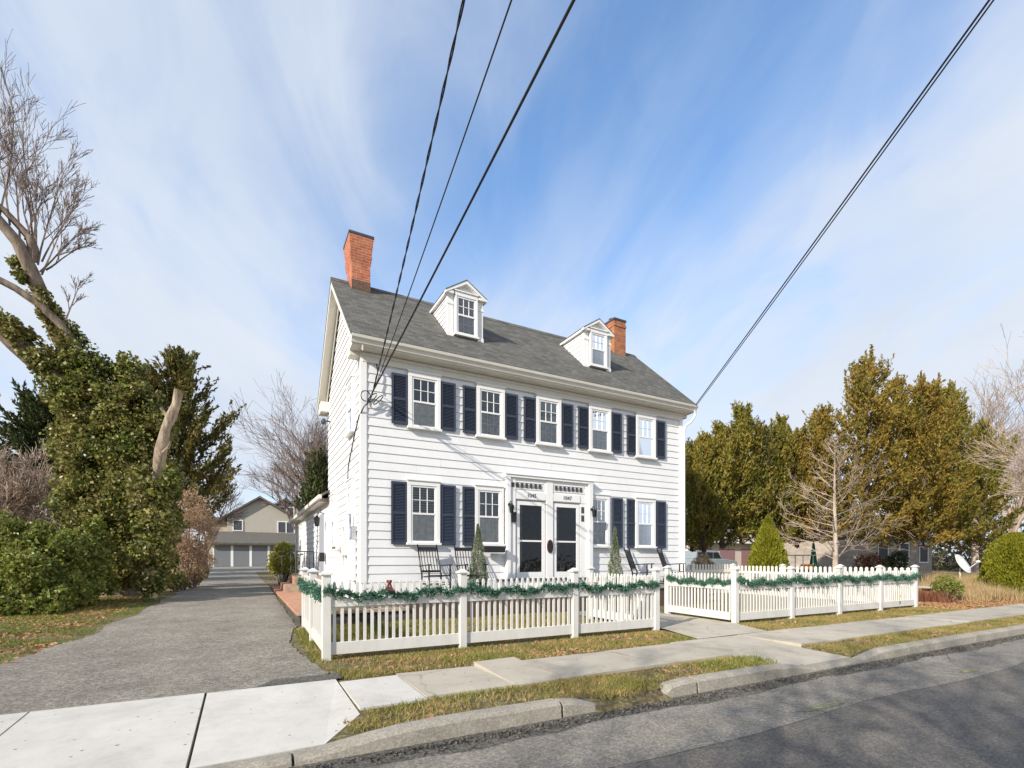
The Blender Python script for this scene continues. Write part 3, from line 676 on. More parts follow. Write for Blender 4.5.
for xa, xb in ((OX0-0.022, OX0-0.002), (OX1+0.002, OX1+0.022), (X0-0.07, X0-0.042)):
    m = MB()
    for s in (1, -1):
        yo = OYF if s == 1 else OYB
        h = 0.17 if xa < 2.2 or xa > 13 else 0.30
        m.add([(x, y, z) for x in (xa, xb) for (y, z) in ((yo, zb(yo)-0.006), (RY, RZ-0.006), (RY, RZ-h), (yo, zb(yo)-h))],
              [(0, 1, 2, 3), (7, 6, 5, 4), (0, 4, 5, 1), (1, 5, 6, 2), (2, 6, 7, 3), (3, 7, 4, 0)])
    part('rake_board', m, M['cream'], hs)
rz = lambda y: EZ + (y-OYF)*SL          # front roof surface
# chimneys
def chimney(x0, x1, y0, y1, ztop, mat, flare, label, stain):
    m = MB()
    if flare:
        za = ztop-0.62
        m.box(x0, x1, y0, y1, rz(y0)-0.3, za-0.25)
        m.hexa([(x0, y0, za-0.25), (x1, y0, za-0.25), (x1, y1, za-0.25), (x0, y1, za-0.25), (x0-.05, y0-.05, za+0.02), (x1+.05, y0-.05, za+0.02), (x1+.05, y1+.05, za+0.02), (x0-.05, y1+.05, za+0.02)])
        m.hexa([(x0-.03, y0-.03, za+.02), (x1+.03, y0-.03, za+.02), (x1+.03, y1+.03, za+.02), (x0-.03, y1+.03, za+.02), (x0-.08, y0-.08, ztop-0.1), (x1+.08, y0-.08, ztop-0.1), (x1+.08, y1+.08, ztop-0.1), (x0-.08, y1+.08, ztop-0.1)])
    else:
        m.box(x0, x1, y0, y1, rz(y0)-0.3, ztop-0.06)
        m.box(x0-.02, x1+.02, y0-.02, y1+.02, ztop-0.28, ztop-0.2)
    ch = part('chimney', m, mat, roof, label=label)
    return ch
c1 = chimney(2.57, 3.07, 14.0, 14.72, 10.50, M['brick'], True, 'tall orange brick chimney with flared top', True)
c2 = chimney(11.88, 12.42, 14.15, 14.75, 10.36, M['brick_old'], False, 'shorter weathered brick chimney', True)
m = MB(); m.box(2.48, 3.16, 13.91, 14.81, 10.402, 10.47); part('chimney_cap', m, M['dark'], roof)
m = MB(); m.box(11.86, 12.44, 14.13, 14.77, 10.302, 10.37)
m.lathe((12.0, 14.45, 10.37), [(0.1, 0), (0.1, 0.09), (0.09, 0.09)], 10)
part('chimney_cap', m, M['dark'], roof)
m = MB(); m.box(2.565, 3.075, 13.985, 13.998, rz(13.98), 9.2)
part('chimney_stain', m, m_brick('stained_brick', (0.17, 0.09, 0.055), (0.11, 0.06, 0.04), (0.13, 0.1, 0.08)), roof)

def mapped(mb, fn):
    o = MB(); o.f = mb.f; o.n = mb.n; V = np.vstack(mb.v); o.v = [np.array([fn(*p) for p in V])]; return o
def window(parent, fn, z0, z1, gw, upper, lower, mun=(3, 2), cas=0.09, lowmun=True, sub=False, screen=True):
    """double-hung window; local u across, d outward, z up; fn maps to the world"""
    h = gw/2; zm = (z0+z1)/2+0.01; s = 0.045
    m = MB()
    m.box(-h-s-cas, -h-s, 0, .095, z0-s, z1+s); m.box(h+s, h+s+cas, 0, .095, z0-s, z1+s)
    m.box(-h-s-cas, h+s+cas, 0, .098, z1+s+.001, z1+s+.11); m.box(-h-s-cas-.02, h+s+cas+.02, 0, .125, z1+s+.111, z1+s+.14)
    m.box(-h-s-cas-.025, h+s+cas+.025, 0, .14, z0-s-.055, z0-s-.001)
    wn = part('window' if not sub else 'window_frame', mapped(m, fn), M['trim'], parent)
    host = wn if not sub else parent
    m = MB()
    m.box(-h-s, -h, 0, .082, z0-s, z1+s); m.box(h, h+s, 0, .082, z0-s, z1+s)
    m.box(-h, h, 0, .080, z1, z1+s); m.box(-h, h, 0, .080, z0-s, z0); m.box(-h, h, 0.04, .086, zm-.022, zm+.022)
    for (a, b, on, dd) in ((zm+.022, z1, True, 0), (z0, zm-.022, lowmun, -0.012)):
        if not on: continue
        for i in range(1, mun[0]): u = -h+gw*i/mun[0]; m.box(u-.007, u+.007, .055+dd, .070+dd, a, b)
        for j in range(1, mun[1]): zz = a+(b-a)*j/mun[1]; m.box(-h, h, .056+dd, .071+dd, zz-.007, zz+.007)
    part('sash', mapped(m, fn), M['trim'], host)
    for (a, b, bk, gm) in ((zm+.022, z1, upper, M['glass']), (z0, zm-.022, lower, M['glass_dim'] if screen else M['glass'])):
        m = MB(); m.box(-h, h, .052, .0535, a, b) if a > zm else m.box(-h, h, .060, .0615, a, b)
        part('pane', mapped(m, fn), gm, host)
        m = MB(); m.box(-h, h, .031, .036, a, b); part('blind_or_tint' if bk != 'room' else 'backing', mapped(m, fn), M[bk], host)  # the blue-grey upper panels are painted sky reflection, no cloth there
    return wn
fr = lambda cx, y=YF: (lambda u, d, z: (cx+u, y-d, z))
sd = lambda cy, x=X0: (lambda u, d, z: (x-d, cy-u, z))
W2 = [(3.89, 'sky_tint', 'curtain'), (5.70, 'sky_tint', 'curtain_dim'), (7.51, 'sky_tint', 'curtain_dim'), (9.32, 'sky_tint', 'curtain_dim'), (11.14, 'blind_or_tint', 'blind_or_tint')]
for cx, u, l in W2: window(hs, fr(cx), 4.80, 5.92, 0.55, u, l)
W1 = [(3.87, 'blind_or_tint', 'curtain'), (5.66, 'curtain_dim', 'curtain'), (9.30, 'room', 'curtain_dim'), (11.12, 'curtain_dim', 'curtain_dim')]
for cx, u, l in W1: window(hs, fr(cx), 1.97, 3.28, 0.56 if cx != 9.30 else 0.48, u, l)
# shutters: two louvred panels each, mesh shared between copies
def shutter_mesh(z0, z1, w):
    m = MB(); h = w/2; zm = (z0+z1)/2
    for a, b in ((-h, -h+.05), (h-.05, h)): m.box(a, b, .04, .075, z0, z1)
    for a, b in ((z0, z0+.07), (zm-.03, zm+.03), (z1-.06, z1)): m.box(-h+.05, h-.05, .04, .073, a, b)
    m.box(-h+.05, h-.05, .034, .040, z0, z1)
    for a, b in ((z0+.07, zm-.03), (zm+.03, z1-.06)):
        n = int((b-a)/0.036)
        for i in range(n):
            q = a+(b-a)*(i+.5)/n
            m.hexa([(-h+.05, .062, q-.014), (h-.05, .062, q-.014), (h-.05, .068, q-.011), (-h+.05, .068, q-.011), (-h+.05, .044, q+.011), (h-.05, .044, q+.011), (h-.05, .050, q+.014), (-h+.05, .050, q+.014)])
    return m
S2 = [3.275, 4.52, 5.11, 6.33, 6.91, 8.16, 8.73, 9.97, 10.57, 11.79]; S1 = [3.265, 4.52, 5.10, 10.01, 10.57, 11.815]
for lst, z0, z1 in ((S2, 4.77, 5.98), (S1, 1.88, 3.39)):
    src = None
    for cx in lst:
        if src is None:
            src = part('shutter', mapped(shutter_mesh(z0, z1, 0.39), fr(cx)), M['shutter'], hs); sx = cx
        else:
            o = src.copy(); COL.objects.link(o); o.location = (cx-sx, 0, 0)
# side windows
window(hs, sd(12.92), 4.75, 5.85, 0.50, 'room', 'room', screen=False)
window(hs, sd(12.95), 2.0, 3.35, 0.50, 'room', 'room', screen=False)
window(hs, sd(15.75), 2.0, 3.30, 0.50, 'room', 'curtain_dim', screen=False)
# dormers
for dx0, dx1 in ((4.78, 5.77), (9.28, 10.26)):
    cx = (dx0+dx1)/2; YD = 12.48; ze = 8.70; zp = 9.02
    m = MB(); m.poly([(dx0, 7.2), (dx1, 7.2), (dx1, ze), (cx, zp), (dx0, ze)], 'y', YD, 14.25)
    dm_ = part('dormer', m, M['trim'], hs)
    for xx, s in ((dx0, -1), (dx1, 1)):
        m = MB(); z = 7.5
        while z < ze-0.02:
            t = min(ze, z+0.145); y1a, y1b = OYF+(z-EZ)/SL, OYF+(t-EZ)/SL
            m.add([(xx+s*.026, YD+.06, z), (xx+s*.026, y1a+.1, z), (xx+s*.005, y1b+.1, t), (xx+s*.005, YD+.06, t), (xx, YD+.06, z), (xx, y1a+.1, z)], [(0, 1, 2, 3), (0, 4, 5, 1)])
            z = t
        part('side_clapboards', m, M['siding'], dm_)
    m = MB()
    for a, b in ((dx0-.03, dx0+.13), (dx1-.13, dx1+.03)):
        m.box(a, b, YD-.03, YD+.06, 7.38, ze-.02); m.box(a-.015, b+.015, YD-.045, YD-.03, ze-.34, ze-.27); m.box(a-.015, b+.015, YD-.045, YD-.03, 7.5, 7.62)
    m.box(dx0-.02, dx1+.02, YD-.035, YD-.03, 7.40, 7.52)
    m.box(dx0-.10, dx0+.13, YD-.12, YD-.03, ze-.08, ze-.02); m.box(dx1-.13, dx1+.10, YD-.12, YD-.03, ze-.08, ze-.02)
    for s in (-1, 1):
        xe = cx+s*((dx1-dx0)/2+.11)
        m.add([(x, y, z) for y in (YD-.13, YD-.005) for x, z in ((xe, ze-.035), (cx, zp+.03), (cx, zp-.06), (xe, ze-.10))], [(0, 1, 2, 3), (7, 6, 5, 4), (0, 4, 5, 1), (1, 5, 6, 2), (2, 6, 7, 3), (3, 7, 4, 0)])
    for xa, xb in ((dx0-.10, dx0-.004), (dx1+.004, dx1+.10)): m.box(xa, xb, YD-.028, 13.9, ze-.10, ze-.04)
    part('pilasters', m, M['trim'], dm_)
    m = MB()
    for s in (-1, 1):
        xe = cx+s*((dx1-dx0)/2+.11); ye = 13.95 ; yr = 14.28
        m.add([(xe, YD-.14, ze-.033), (cx, YD-.14, zp+.032), (cx, yr, zp+.032), (xe, ye, ze-.033), (xe, YD-.14, ze-.012), (cx, YD-.14, zp+.053), (cx, yr, zp+.053), (xe, ye, ze-.012)],
              [(0, 1, 2, 3), (7, 6, 5, 4), (0, 4, 5, 1), (1, 5, 6, 2), (2, 6, 7, 3), (3, 7, 4, 0)])
    part('dormer_roof', m, M['shingle'], dm_)
    window(dm_, fr(cx+0.01, YD), 7.64, 8.56, 0.47, 'sky_tint', 'curtain_dim', cas=0.05, sub=True)
# entrance
m = MB()
m.box(6.14, 6.42, YF-.13, YF-.002, 0.99, 3.72); m.box(7.40, 7.62, YF-.13, YF-.002, 0.99, 3.72); m.box(8.84, 8.99, YF-.17, YF-.002, 0.99, 3.72)
m.box(6.14, 6.25, YF-.17, YF-.132, 0.99, 3.72)
m.box(6.42, 7.40, YF-.11, YF-.002, 3.14, 3.72); m.box(7.62, 8.84, YF-.11, YF-.002, 3.14, 3.72)
m.box(6.10, 9.03, YF-.175, YF-.002, 3.722, 3.79); m.box(6.08, 9.05, YF-.20, YF-.002, 3.792, 3.82)
m.box(8.56, 8.84, YF-.10, YF-.002, 0.99, 3.14)
for a, b in ((6.26, 7.26), (7.66, 8.68)):
    m.box(a-.03, b+.03, YF-.125, YF-.111, 3.42, 3.445); m.box(a-.03, b+.03, YF-.125, YF-.111, 3.60, 3.625)
ds = part('door_surround', m, M['trim'], hs, bevel=0.006)
for a in (6.29, 7.68):
    m = MB()
    for i in range(7): m.box(a+i*.142, a+i*.142+.085, YF-.136, YF-.131, 3.46, 3.585)
    part('transom_pane', m, M['dark'], ds)
m = MB()
for i, z in enumerate((2.62, 2.86)): m.box(8.61, 8.71, YF-.106, YF-.101, z, z+.18)
part('sidelight_pane', m, M['dark'], ds)
for a, b, num, nx in ((6.46, 7.37, '1045', 6.92), (7.65, 8.54, '1047', 8.10)):
    m = MB(); y = YF-.07
    m.box(a, a+.10, y-.03, y, 1.0, 3.10); m.box(b-.10, b, y-.03, y, 1.0, 3.10); m.box(a+.10, b-.10, y-.03, y, 3.0, 3.10); m.box(a+.10, b-.10, y-.03, y, 1.0, 1.17); m.box(a+.10, b-.10, y-.028, y, 2.0, 2.045)
    dr = part('door', m, M['trim'], hs)
    m = MB(); m.box(a+.10, b-.10, y-.012, y-.010, 1.17, 3.0); part('pane', m, M['glass_door'], dr)
    m = MB(); m.box(a+.10, b-.10, y+.004, y+.008, 1.17, 3.0); m.box(a+.22, b-.22, y-.004, y+.003, 1.5, 1.9); m.box(a+.30, b-.30, y-.004, y+.003, 2.45, 2.8)
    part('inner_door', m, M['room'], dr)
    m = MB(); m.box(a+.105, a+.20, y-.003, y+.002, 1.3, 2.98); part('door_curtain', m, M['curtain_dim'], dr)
    m = MB(); m.tube([(a+.05, y-.03, 1.95), (a+.05, y-.07, 1.96), (a+.05, y-.07, 2.1), (a+.05, y-.03, 2.11)], 0.012, 6); part('handle', m, M['metal'], dr)
    m = MB(); m.box(a-.01, b+.01, YF-.128, YF-.111, 3.16, 3.36); part('number_board', m, M['trim'], ds)
    cu = bpy.data.curves.new('house_number', 'FONT'); cu.body = num; cu.size = 0.15; cu.extrude = 0.003; cu.align_x = 'CENTER'; cu.align_y = 'CENTER'
    to = bpy.data.objects.new('tmp', cu); COL.objects.link(to); bpy.context.view_layer.update()
    me = bpy.data.meshes.new_from_object(to.evaluated_get(bpy.context.evaluated_depsgraph_get())); bpy.data.objects.remove(to)
    vv = np.array([tuple(p.co) for p in me.vertices]); mm = MB(); mm.add(np.stack([nx+vv[:, 0], YF-.133-vv[:, 2], 3.26+vv[:, 1]], 1), [tuple(p.vertices) for p in me.polygons])
    part('house_number', mm, M['black'], ds)
# rear wing
m = MB(); m.poly([(2.40, 0.5), (8, 0.5), (8, 5.2), (5.4, 5.2), (2.40, 3.55)], 'y', 17.02, 28.2)
wg = part('rear_wing', m, M['siding'], hs)
m = MB(); z = 0.97
while z < 3.4:
    m.add([(2.372, 18.9, z), (2.372, 28.2, z), (2.394, 28.2, z+.205), (2.394, 18.9, z+.205), (2.40, 18.9, z), (2.40, 28.2, z)], [(0, 1, 2, 3), (0, 4, 5, 1)]); z += .205
m.box(2.33, 2.36, 27.9, 28.25, 0.9, 3.5)
part('wing_clapboards', m, M['siding'], wg)
m = MB(); m.hexa([(2.15, 16.6, 3.55), (5.5, 16.6, 5.3), (5.5, 29.0, 5.3), (2.15, 29.0, 3.55), (2.15, 16.6, 3.62), (5.5, 16.6, 5.38), (5.5, 29.0, 5.38), (2.15, 29.0, 3.62)])
part('wing_roof', m, M['shingle'], wg)
m = MB(); m.box(2.13, 2.40, 17.35, 29.0, 3.42, 3.545); m.box(2.04, 2.13, 16.6, 29.05, 3.45, 3.57)
part('wing_cornice', m, M['cream'], wg)
m = MB(); m.box(2.365, 2.398, 18.15, 19.1, 1.0, 3.1)
part('wing_door', m, m_paint('grey_blue_door', (0.30, 0.33, 0.38), 0.1), wg)
window(wg, sd(25.5), 1.9, 3.0, 0.9, 'room', 'curtain_dim')

# things fixed to the house front
def lantern(x, z, label):
    t = thing('wall_lantern', label, 'lantern', (x, YF-.17, z), 'carriage lanterns beside the doors')
    m = MB(); m.tube([(x, YF-.17, z), (x, YF-.24, z+.08), (x, YF-.30, z+.06), (x, YF-.30, z)], 0.012, 6); m.lathe((x, YF-.17, z-.03), [(0.045, 0), (0.045, .06)], 8); part('bracket', m, M['black'], t)
    m = MB(); m.lathe((x, YF-.30, z-.24), [(0.03, 0), (0.055, .02), (0.075, .18), (0.09, .19), (0.02, .25), (0.01, .28)], 6); part('lamp_housing', m, M['black'], t)
    m = MB(); m.lathe((x, YF-.30, z-.215), [(0.062, 0), (0.078, .155)], 6); part('lamp_glass', m, M['glass_dim'], t)
lantern(6.20, 2.98, 'black carriage lantern left of the left front door'); lantern(8.93, 2.98, 'black carriage lantern right of the right front door')
m = MB(); m.box(6.29, 6.41, YF-.20, YF-.132, 2.52, 2.76); m.poly([(YF-.21, 2.76), (YF-.132, 2.76), (YF-.132, 2.80)], 'x', 6.28, 6.42)
single('mailbox', m, M['black'], 'small black mailbox below the left lantern', 'mailbox', (6.35, YF-.13, 2.52))
t = thing('oval_plaque', 'oval black plaque with red rim on the post between the doors', 'plaque', (7.51, YF-.13, 1.85))
V = [(7.51+0.10*math.cos(a)*k, YF-.131-d, 1.88+0.19*math.sin(a)*k) for k, d in ((1, 0), (1, .02)) for a in np.linspace(0, 2*math.pi, 20, endpoint=False)]
m = MB(); m.add(V, [tuple(range(20)), tuple(range(39, 19, -1))]+[(i, i+20, (i+1) % 20+20, (i+1) % 20) for i in range(20)]); part('rim', m, M['red'], t)
V = [(7.51+0.075*math.cos(a), YF-.152-d, 1.88+0.165*math.sin(a)) for d in (0, .012) for a in np.linspace(0, 2*math.pi, 20, endpoint=False)]
m = MB(); m.add(V, [tuple(range(20)), tuple(range(39, 19, -1))]+[(i, i+20, (i+1) % 20+20, (i+1) % 20) for i in range(20)]); part('plate', m, M['black'], t)
m = MB(); m.box(5.42, 6.0, YF-.32, YF-.145, 1.70, 1.72)
for a, b, c_, d_ in ((5.42, 6.0, -.32, -.30), (5.42, 6.0, -.165, -.145)): m.box(a, b, YF+c_, YF+d_, 1.72, 1.85)
m.box(5.42, 5.44, YF-.30, YF-.165, 1.72, 1.85); m.box(5.98, 6.0, YF-.30, YF-.165, 1.72, 1.85); m.box(5.44, 5.98, YF-.30, YF-.165, 1.72, 1.82)
single('window_box', m, M['black'], 'empty black planter box under the window left of the doors', 'planter', (5.71, YF-.15, 1.70))
# utility gear on the left wall
t = thing('electric_meter', 'round white electric meter on the left side wall', 'meter', (X0-.03, 13.7, 1.9))
m = MB(); m.box(2.24, 2.368, 13.55, 13.85, 1.62, 2.0); part('meter_box', m, M['ivory'], t, bevel=0.01)
m = MB(); m.add(np.vstack(MB().lathe((0, 0, 0), [(0.10, 0), (0.10, .1), (0.07, .13)], 14).v)[:, [2, 0, 1]]*np.array([-1, 1, 1])+np.array([2.24, 13.7, 1.82]), MB().lathe((0, 0, 0), [(0.10, 0), (0.10, .1), (0.07, .13)], 14).f); part('dial', m, M['ivory'], t, True)
m = MB(); m.tube([(2.30, 13.7, 2.0), (2.30, 13.7, 2.35)], 0.025, 8); part('conduit', m, M['ivory'], t, True); m = MB(); m.tube([(2.30, 13.7, 1.62), (2.30, 13.7, 0.9)], 0.025, 8); part('conduit', m, M['ivory'], t, True)
m = MB(); m.box(2.20, 2.365, 12.35, 12.62, 1.0, 1.95); single('utility_cabinet', m, M['trim'], 'tall narrow white utility cabinet near the front left corner', 'cabinet', (2.3, 12.5, 1.0), bevel=0.015)
m = MB(); m.box(2.27, 2.365, 12.3, 12.5, 2.0, 2.32); m.tube([(2.31, 12.4, 2.32), (2.31, 12.4, 2.55)], .02, 6); single('junction_box', m, M['metal'], 'small grey junction box above the white utility cabinet', 'box', (2.3, 12.4, 2.0), bevel=0.008)
t = thing('flood_lamp', 'dark floodlight high on the left side wall near the back corner', 'lamp', (2.37, 16.6, 5.9))
m = MB(); m.tube([(2.37, 16.6, 5.9), (2.22, 16.5, 5.88)], 0.025, 6); part('arm', m, M['dark'], t)
m = MB(); m.ell((2.17, 16.45, 5.84), (0.08, 0.08, 0.1)); part('lamp_head', m, M['dark'], t, True)
t = thing('wall_lantern', 'tall black lantern hung beside the side wing door', 'lantern', (2.36, 17.7, 2.9))
m = MB(); m.tube([(2.36, 17.7, 3.05), (2.20, 17.7, 3.12), (2.12, 17.7, 3.02)], 0.015, 6); part('bracket', m, M['black'], t)
m = MB(); m.lathe((2.12, 17.7, 2.62), [(0.03, 0), (0.07, .03), (0.095, .25), (0.11, .27), (0.02, .38)], 6); part('lamp_housing', m, M['black'], t)
m = MB(); m.box(2.20, 2.36, 17.62, 17.80, 1.45, 1.75); single('mailbox', m, M['black'], 'black wall mailbox under the side wing lantern', 'mailbox', (2.3, 17.7, 1.45), bevel=0.01)
# side steps with rail
t = thing('side_steps', 'brick side steps with a thin dark handrail at the rear wing door', 'steps', (2.0, 18.6, 0.42))
m = MB(); m.box(1.45, 2.38, 18.0, 20.2, 0.42, 0.95); m.box(1.15, 1.449, 18.0, 20.2, 0.42, 0.68); part('stair', m, M['paver'], t)
m = MB()
for x, y in ((1.5, 20.1), (2.3, 20.1), (1.5, 18.05), (1.2, 20.1)): m.tube([(x, y, 0.5), (x, y, 1.82)], 0.02, 6)
m.tube([(2.3, 20.1, 1.82), (1.5, 20.1, 1.82), (1.2, 20.1, 1.6)], 0.022, 6); m.tube([(1.5, 20.1, 1.1), (2.3, 20.1, 1.1)], 0.015, 6)
for i in range(1, 5): m.tube([(1.5+i*.16, 20.1, 1.1), (1.5+i*.16, 20.1, 1.82)], 0.01, 4)
part('handrail', m, M['dark'], t)

# ================================================================== OVERHEAD WIRES
t = thing('utility_pole', 'tall timber utility pole with crossarm across the street', 'pole', (2.0, -4.95, 0.1))
m = MB(); m.tube([(2.0, -4.95, -0.1), (2.0, -4.95, 10.2)], [0.17, 0.12], 12); part('mast', m, M['poletimber'], t, True)
m = MB(); m.box(0.6, 3.35, -5.12, -5.0+.0, 8.9, 9.02); part('crossarm', m, M['poletimber'], t)
for x in (0.76, 1.75, 3.12):
    m = MB(); m.lathe((x, -5.06, 9.02), [(0.03, 0), (0.05, .03), (0.03, .06), (0.045, .09), (0.02, .12)], 8); part('insulator', m, M['ivory'], t)
def wire(name, a, b, sag, r, label, twist=0, group='service wires from the street to the house'):
    n = 260 if twist else 60; s = np.linspace(0, 1, n); a = np.array(a, float); b = np.array(b, float)
    P = a+(b-a)*s[:, None]; P[:, 2] -= sag*4*s*(1-s)
    m = MB()
    if twist:
        for ph in (0, math.pi):
            Q = P.copy(); an = s*150+ph; Q[:, 0] += 0.009*np.cos(an); Q[:, 2] += 0.009*np.sin(an); m.tube(Q, r, 5)
    else: m.tube(P, r, 6)
    return single(name, m, M['black'], label, 'wire', tuple(a), group, smooth=True)
HA = (2.62, 11.70, 5.42)
wire('service_wire', HA, (0.76, -5.06, 9.1), 0.33, 0.0085, 'leftmost overhead wire, dark twisted line to the upper left house corner', 1)
wire('service_wire', (2.66, 11.70, 5.50), (1.75, -5.06, 9.1), 0.24, 0.009, 'thinnest middle overhead wire to the upper left house corner')
wire('service_wire', (2.60, 11.70, 5.38), (3.12, -5.06, 9.1), 0.10, 0.017, 'thick right-hand wire of the three meeting at the upper left house corner')
wire('service_wire', (13.03, 11.45, 6.60), (2.95, -5.06, 9.1), 0.06, 0.014, 'nearer strand of the wire pair running to the right end of the eave')
wire('service_wire', (13.03, 11.45, 6.54), (2.88, -5.06, 9.02), 0.10, 0.011, 'lower strand of the wire pair running to the right end of the eave')
t = thing('cable_bundle', 'tangle of black service cable loops at the upper left house corner', 'cable', (2.6, 11.72, 5.3))
m = MB()
for k in range(3):
    an = np.linspace(0, 2*math.pi*0.95, 24); m.tube(np.stack([2.46+0.14*k+0.11*np.cos(an), 11.70-0.02*k+0*an, 5.30-0.03*k+0.12*np.sin(an+k)], 1), 0.012, 5)
m.tube([(2.62, 11.70, 5.42), (2.55, 11.68, 5.2), (2.42, 11.70, 5.05), (2.36, 11.8, 4.9)], 0.016, 5)
m.tube([(2.72, 11.74, 6.1), (2.74, 11.72, 5.9), (2.66, 11.70, 5.55)], 0.016, 5); part('loops', m, M['black'], t, True)
m = MB(); m.tube([(2.352, 11.86, 4.9), (2.355, 12.4, 4.62), (2.355, 12.75, 4.35), (2.355, 13.1, 4.1), (2.355, 13.32, 3.9), (2.355, 13.38, 3.6), (2.355, 13.2, 3.2), (2.355, 13.25, 2.4), (2.355, 13.45, 1.9)], 0.016, 6)
part('drop_cable', m, M['dark'], t, True)

# ================================================================== PICKET FENCES
def fence(name, label, a, b, posts, label_group='white picket fences around the front garden', sp=0.105, pw=0.042, top=1.20, z0=0.12, rail=(0.84, 0.94), mat=None, bboard=(0.17, 0.34), posth=1.36, gz_=None, posttop=None, pwz=0.02):
    mat = mat or M['fence']; a = np.array(a, float); b = np.array(b, float); L = np.linalg.norm(b-a); d = (b-a)/L; nn_ = np.array([d[1], -d[0]])
    g0 = (gz_(a[1])-0.12, gz_(b[1])-0.12) if gz_ else (0, 0)
    t = thing(name, label, 'fence', (a[0], a[1], z0), label_group)
    m = MB(); e0 = a+d*0.05; e1 = b-d*0.05
    m.run(e0, e1, 0.024, bboard[0], bboard[1], g0); part('bottom_board', m, mat, t, bevel=0.004)
    m = MB(); m.run(e0, e1, 0.032, rail[0], rail[1], g0); part('rail', m, mat, t, bevel=0.004)
    m = MB(); k = int((L-0.12)/sp); off = (L-k*sp)/2
    for i in range(k+1):
        s = off+i*sp
        if min(abs(s-q) for q in posts) < 0.065: continue
        c = a+d*s; gg = g0[0]+(g0[1]-g0[0])*s/L
        h = pw/2; th_ = 0.011
        for (u0, u1, w0, w1) in ((bboard[1]-0.02, top-0.03, 1, 1), (top-0.03, top, 1, 0.15)):
            q = []
            for zz, ww in ((u0, w0), (u1, w1)):
                for su, sv in ((-1, 1), (1, 1), (1, -1), (-1, -1)):
                    p = c+d*su*h*ww+nn_*sv*th_; q.append((p[0], p[1], zz+gg))
            m.hexa(q)
    part('pickets', m, mat, t)
    for s in posts:
        c = a+d*s; gg = g0[0]+(g0[1]-g0[0])*s/L; r = 0.058
        m = MB(); m.box(c[0]-r, c[0]+r, c[1]-r, c[1]+r, z0-0.05+gg, posth-0.07+gg); p = part('post', m, mat, t, bevel=0.006)
        m = MB(); r = 0.085; zz = posth-0.07+gg
        m.box(c[0]-r, c[0]+r, c[1]-r, c[1]+r, zz+.001, zz+0.025); m.hexa([(c[0]-.07, c[1]-.07, zz+.025), (c[0]+.07, c[1]-.07, zz+.025), (c[0]+.07, c[1]+.07, zz+.025), (c[0]-.07, c[1]+.07, zz+.025),
            (c[0]-.02, c[1]-.02, zz+.07), (c[0]+.02, c[1]-.02, zz+.07), (c[0]+.02, c[1]+.02, zz+.07), (c[0]-.02, c[1]+.02, zz+.07)])
        part('post_cap', m, mat, p)
    return t
fence('picket_fence', 'white picket fence along the sidewalk left of the path opening', (1.0, 7.32), (7.2, 7.32), [0, 2.05, 4.22, 6.2])
fence('picket_fence', 'short white picket fence return beside the driveway', (1.0, 7.42), (1.06, 10.72), [1.7, 3.3])
fence('picket_fence', 'white picket fence return on the left side of the path opening', (7.2, 7.42), (7.22, 9.5), [2.06])
fence('picket_fence', 'bright sunlit white picket fence return on the right side of the path opening', (9.46, 7.30), (9.64, 9.42), [2.08])
fence('picket_fence', 'white picket fence along the sidewalk right of the path opening', (9.45, 7.22), (17.42, 7.22), [0, 2.0, 4.0, 6.0, 7.97])
fence('side_fence', 'cream picket fence running back from the front right garden corner', (17.42, 7.3), (17.42, 13.4), [2.0, 4.0, 6.1], None, 0.16, 0.085, 1.28, rail=(0.98, 1.06), mat=M['cream'])
fence('rear_fence', 'shaded picket fence closing the garden right of the house', (12.9, 13.45), (17.4, 13.45), [0, 2.2], None, 0.16, 0.085, 1.34, rail=(1.0, 1.12), mat=M['cream'])
# garlands draped on the rails
def garland(label, a, b, z=1.02, swag=0.06, per=2.05, dens=1500, off=-0.05, ends=True):
    a = np.array(a, float); b = np.array(b, float); L = np.linalg.norm(b-a); d = (b-a)/L; nn_ = np.array([d[1], -d[0]])
    n = int(dens*L); s = rng.random(n)*L
    ph = (s/per) % 1; zc = z - swag*np.sin(ph*math.pi)**0.7 + 0.03*np.sin(s*9)+0.02*np.sin(s*23)
    rr = 0.058*(0.75+0.35*np.sin(s*13)*np.sin(s*5))*(np.abs(rng.normal(size=n))*0.55+0.15)*1.5
    an = rng.random(n)*6.28
    P = np.stack([a[0]+d[0]*s+nn_[0]*(0.045+rr*np.cos(an)*0.75), a[1]+d[1]*s+nn_[1]*(0.045+rr*np.cos(an)*0.75), zc+rr*np.sin(an)], 1)
    U = np.stack([nn_[0]*np.cos(an)+d[0]*0.5*rng.normal(size=n), nn_[1]*np.cos(an)+d[1]*0.5*rng.normal(size=n), np.sin(an)], 1)
    t = single('garland', (leaves(P, 0.062, 0.016, U, 0.8), 4), M['garland'], label, 'garland', (a[0], a[1], 0.9), 'evergreen garlands on the fences')
    return t
garland('long green garland draped on the fence left of the path opening', (0.95, 7.30), (7.25, 7.30), 1.05)
garland('short green garland on the driveway side fence', (1.0, 10.6), (1.0, 7.35), 1.06)
garland('green garland on the sunlit fence return beside the path opening', (9.62, 9.35), (9.46, 7.3), 1.04)
garland('long green garland draped on the fence right of the path opening', (9.42, 7.2), (17.4, 7.2), 1.05)
t = thing('ribbon_bow', 'small dark red bow on the garland near the left fence corner', 'bow', (1.85, 7.2, 1.15))
m = MB()
for s in (-1, 1): m.ell((1.85+s*0.022, 7.2, 1.19), (0.022, 0.015, 0.022))
m.ell((1.85, 7.19, 1.18), (0.02, 0.02, 0.025)); part('loops', m, M['red'], t, True)
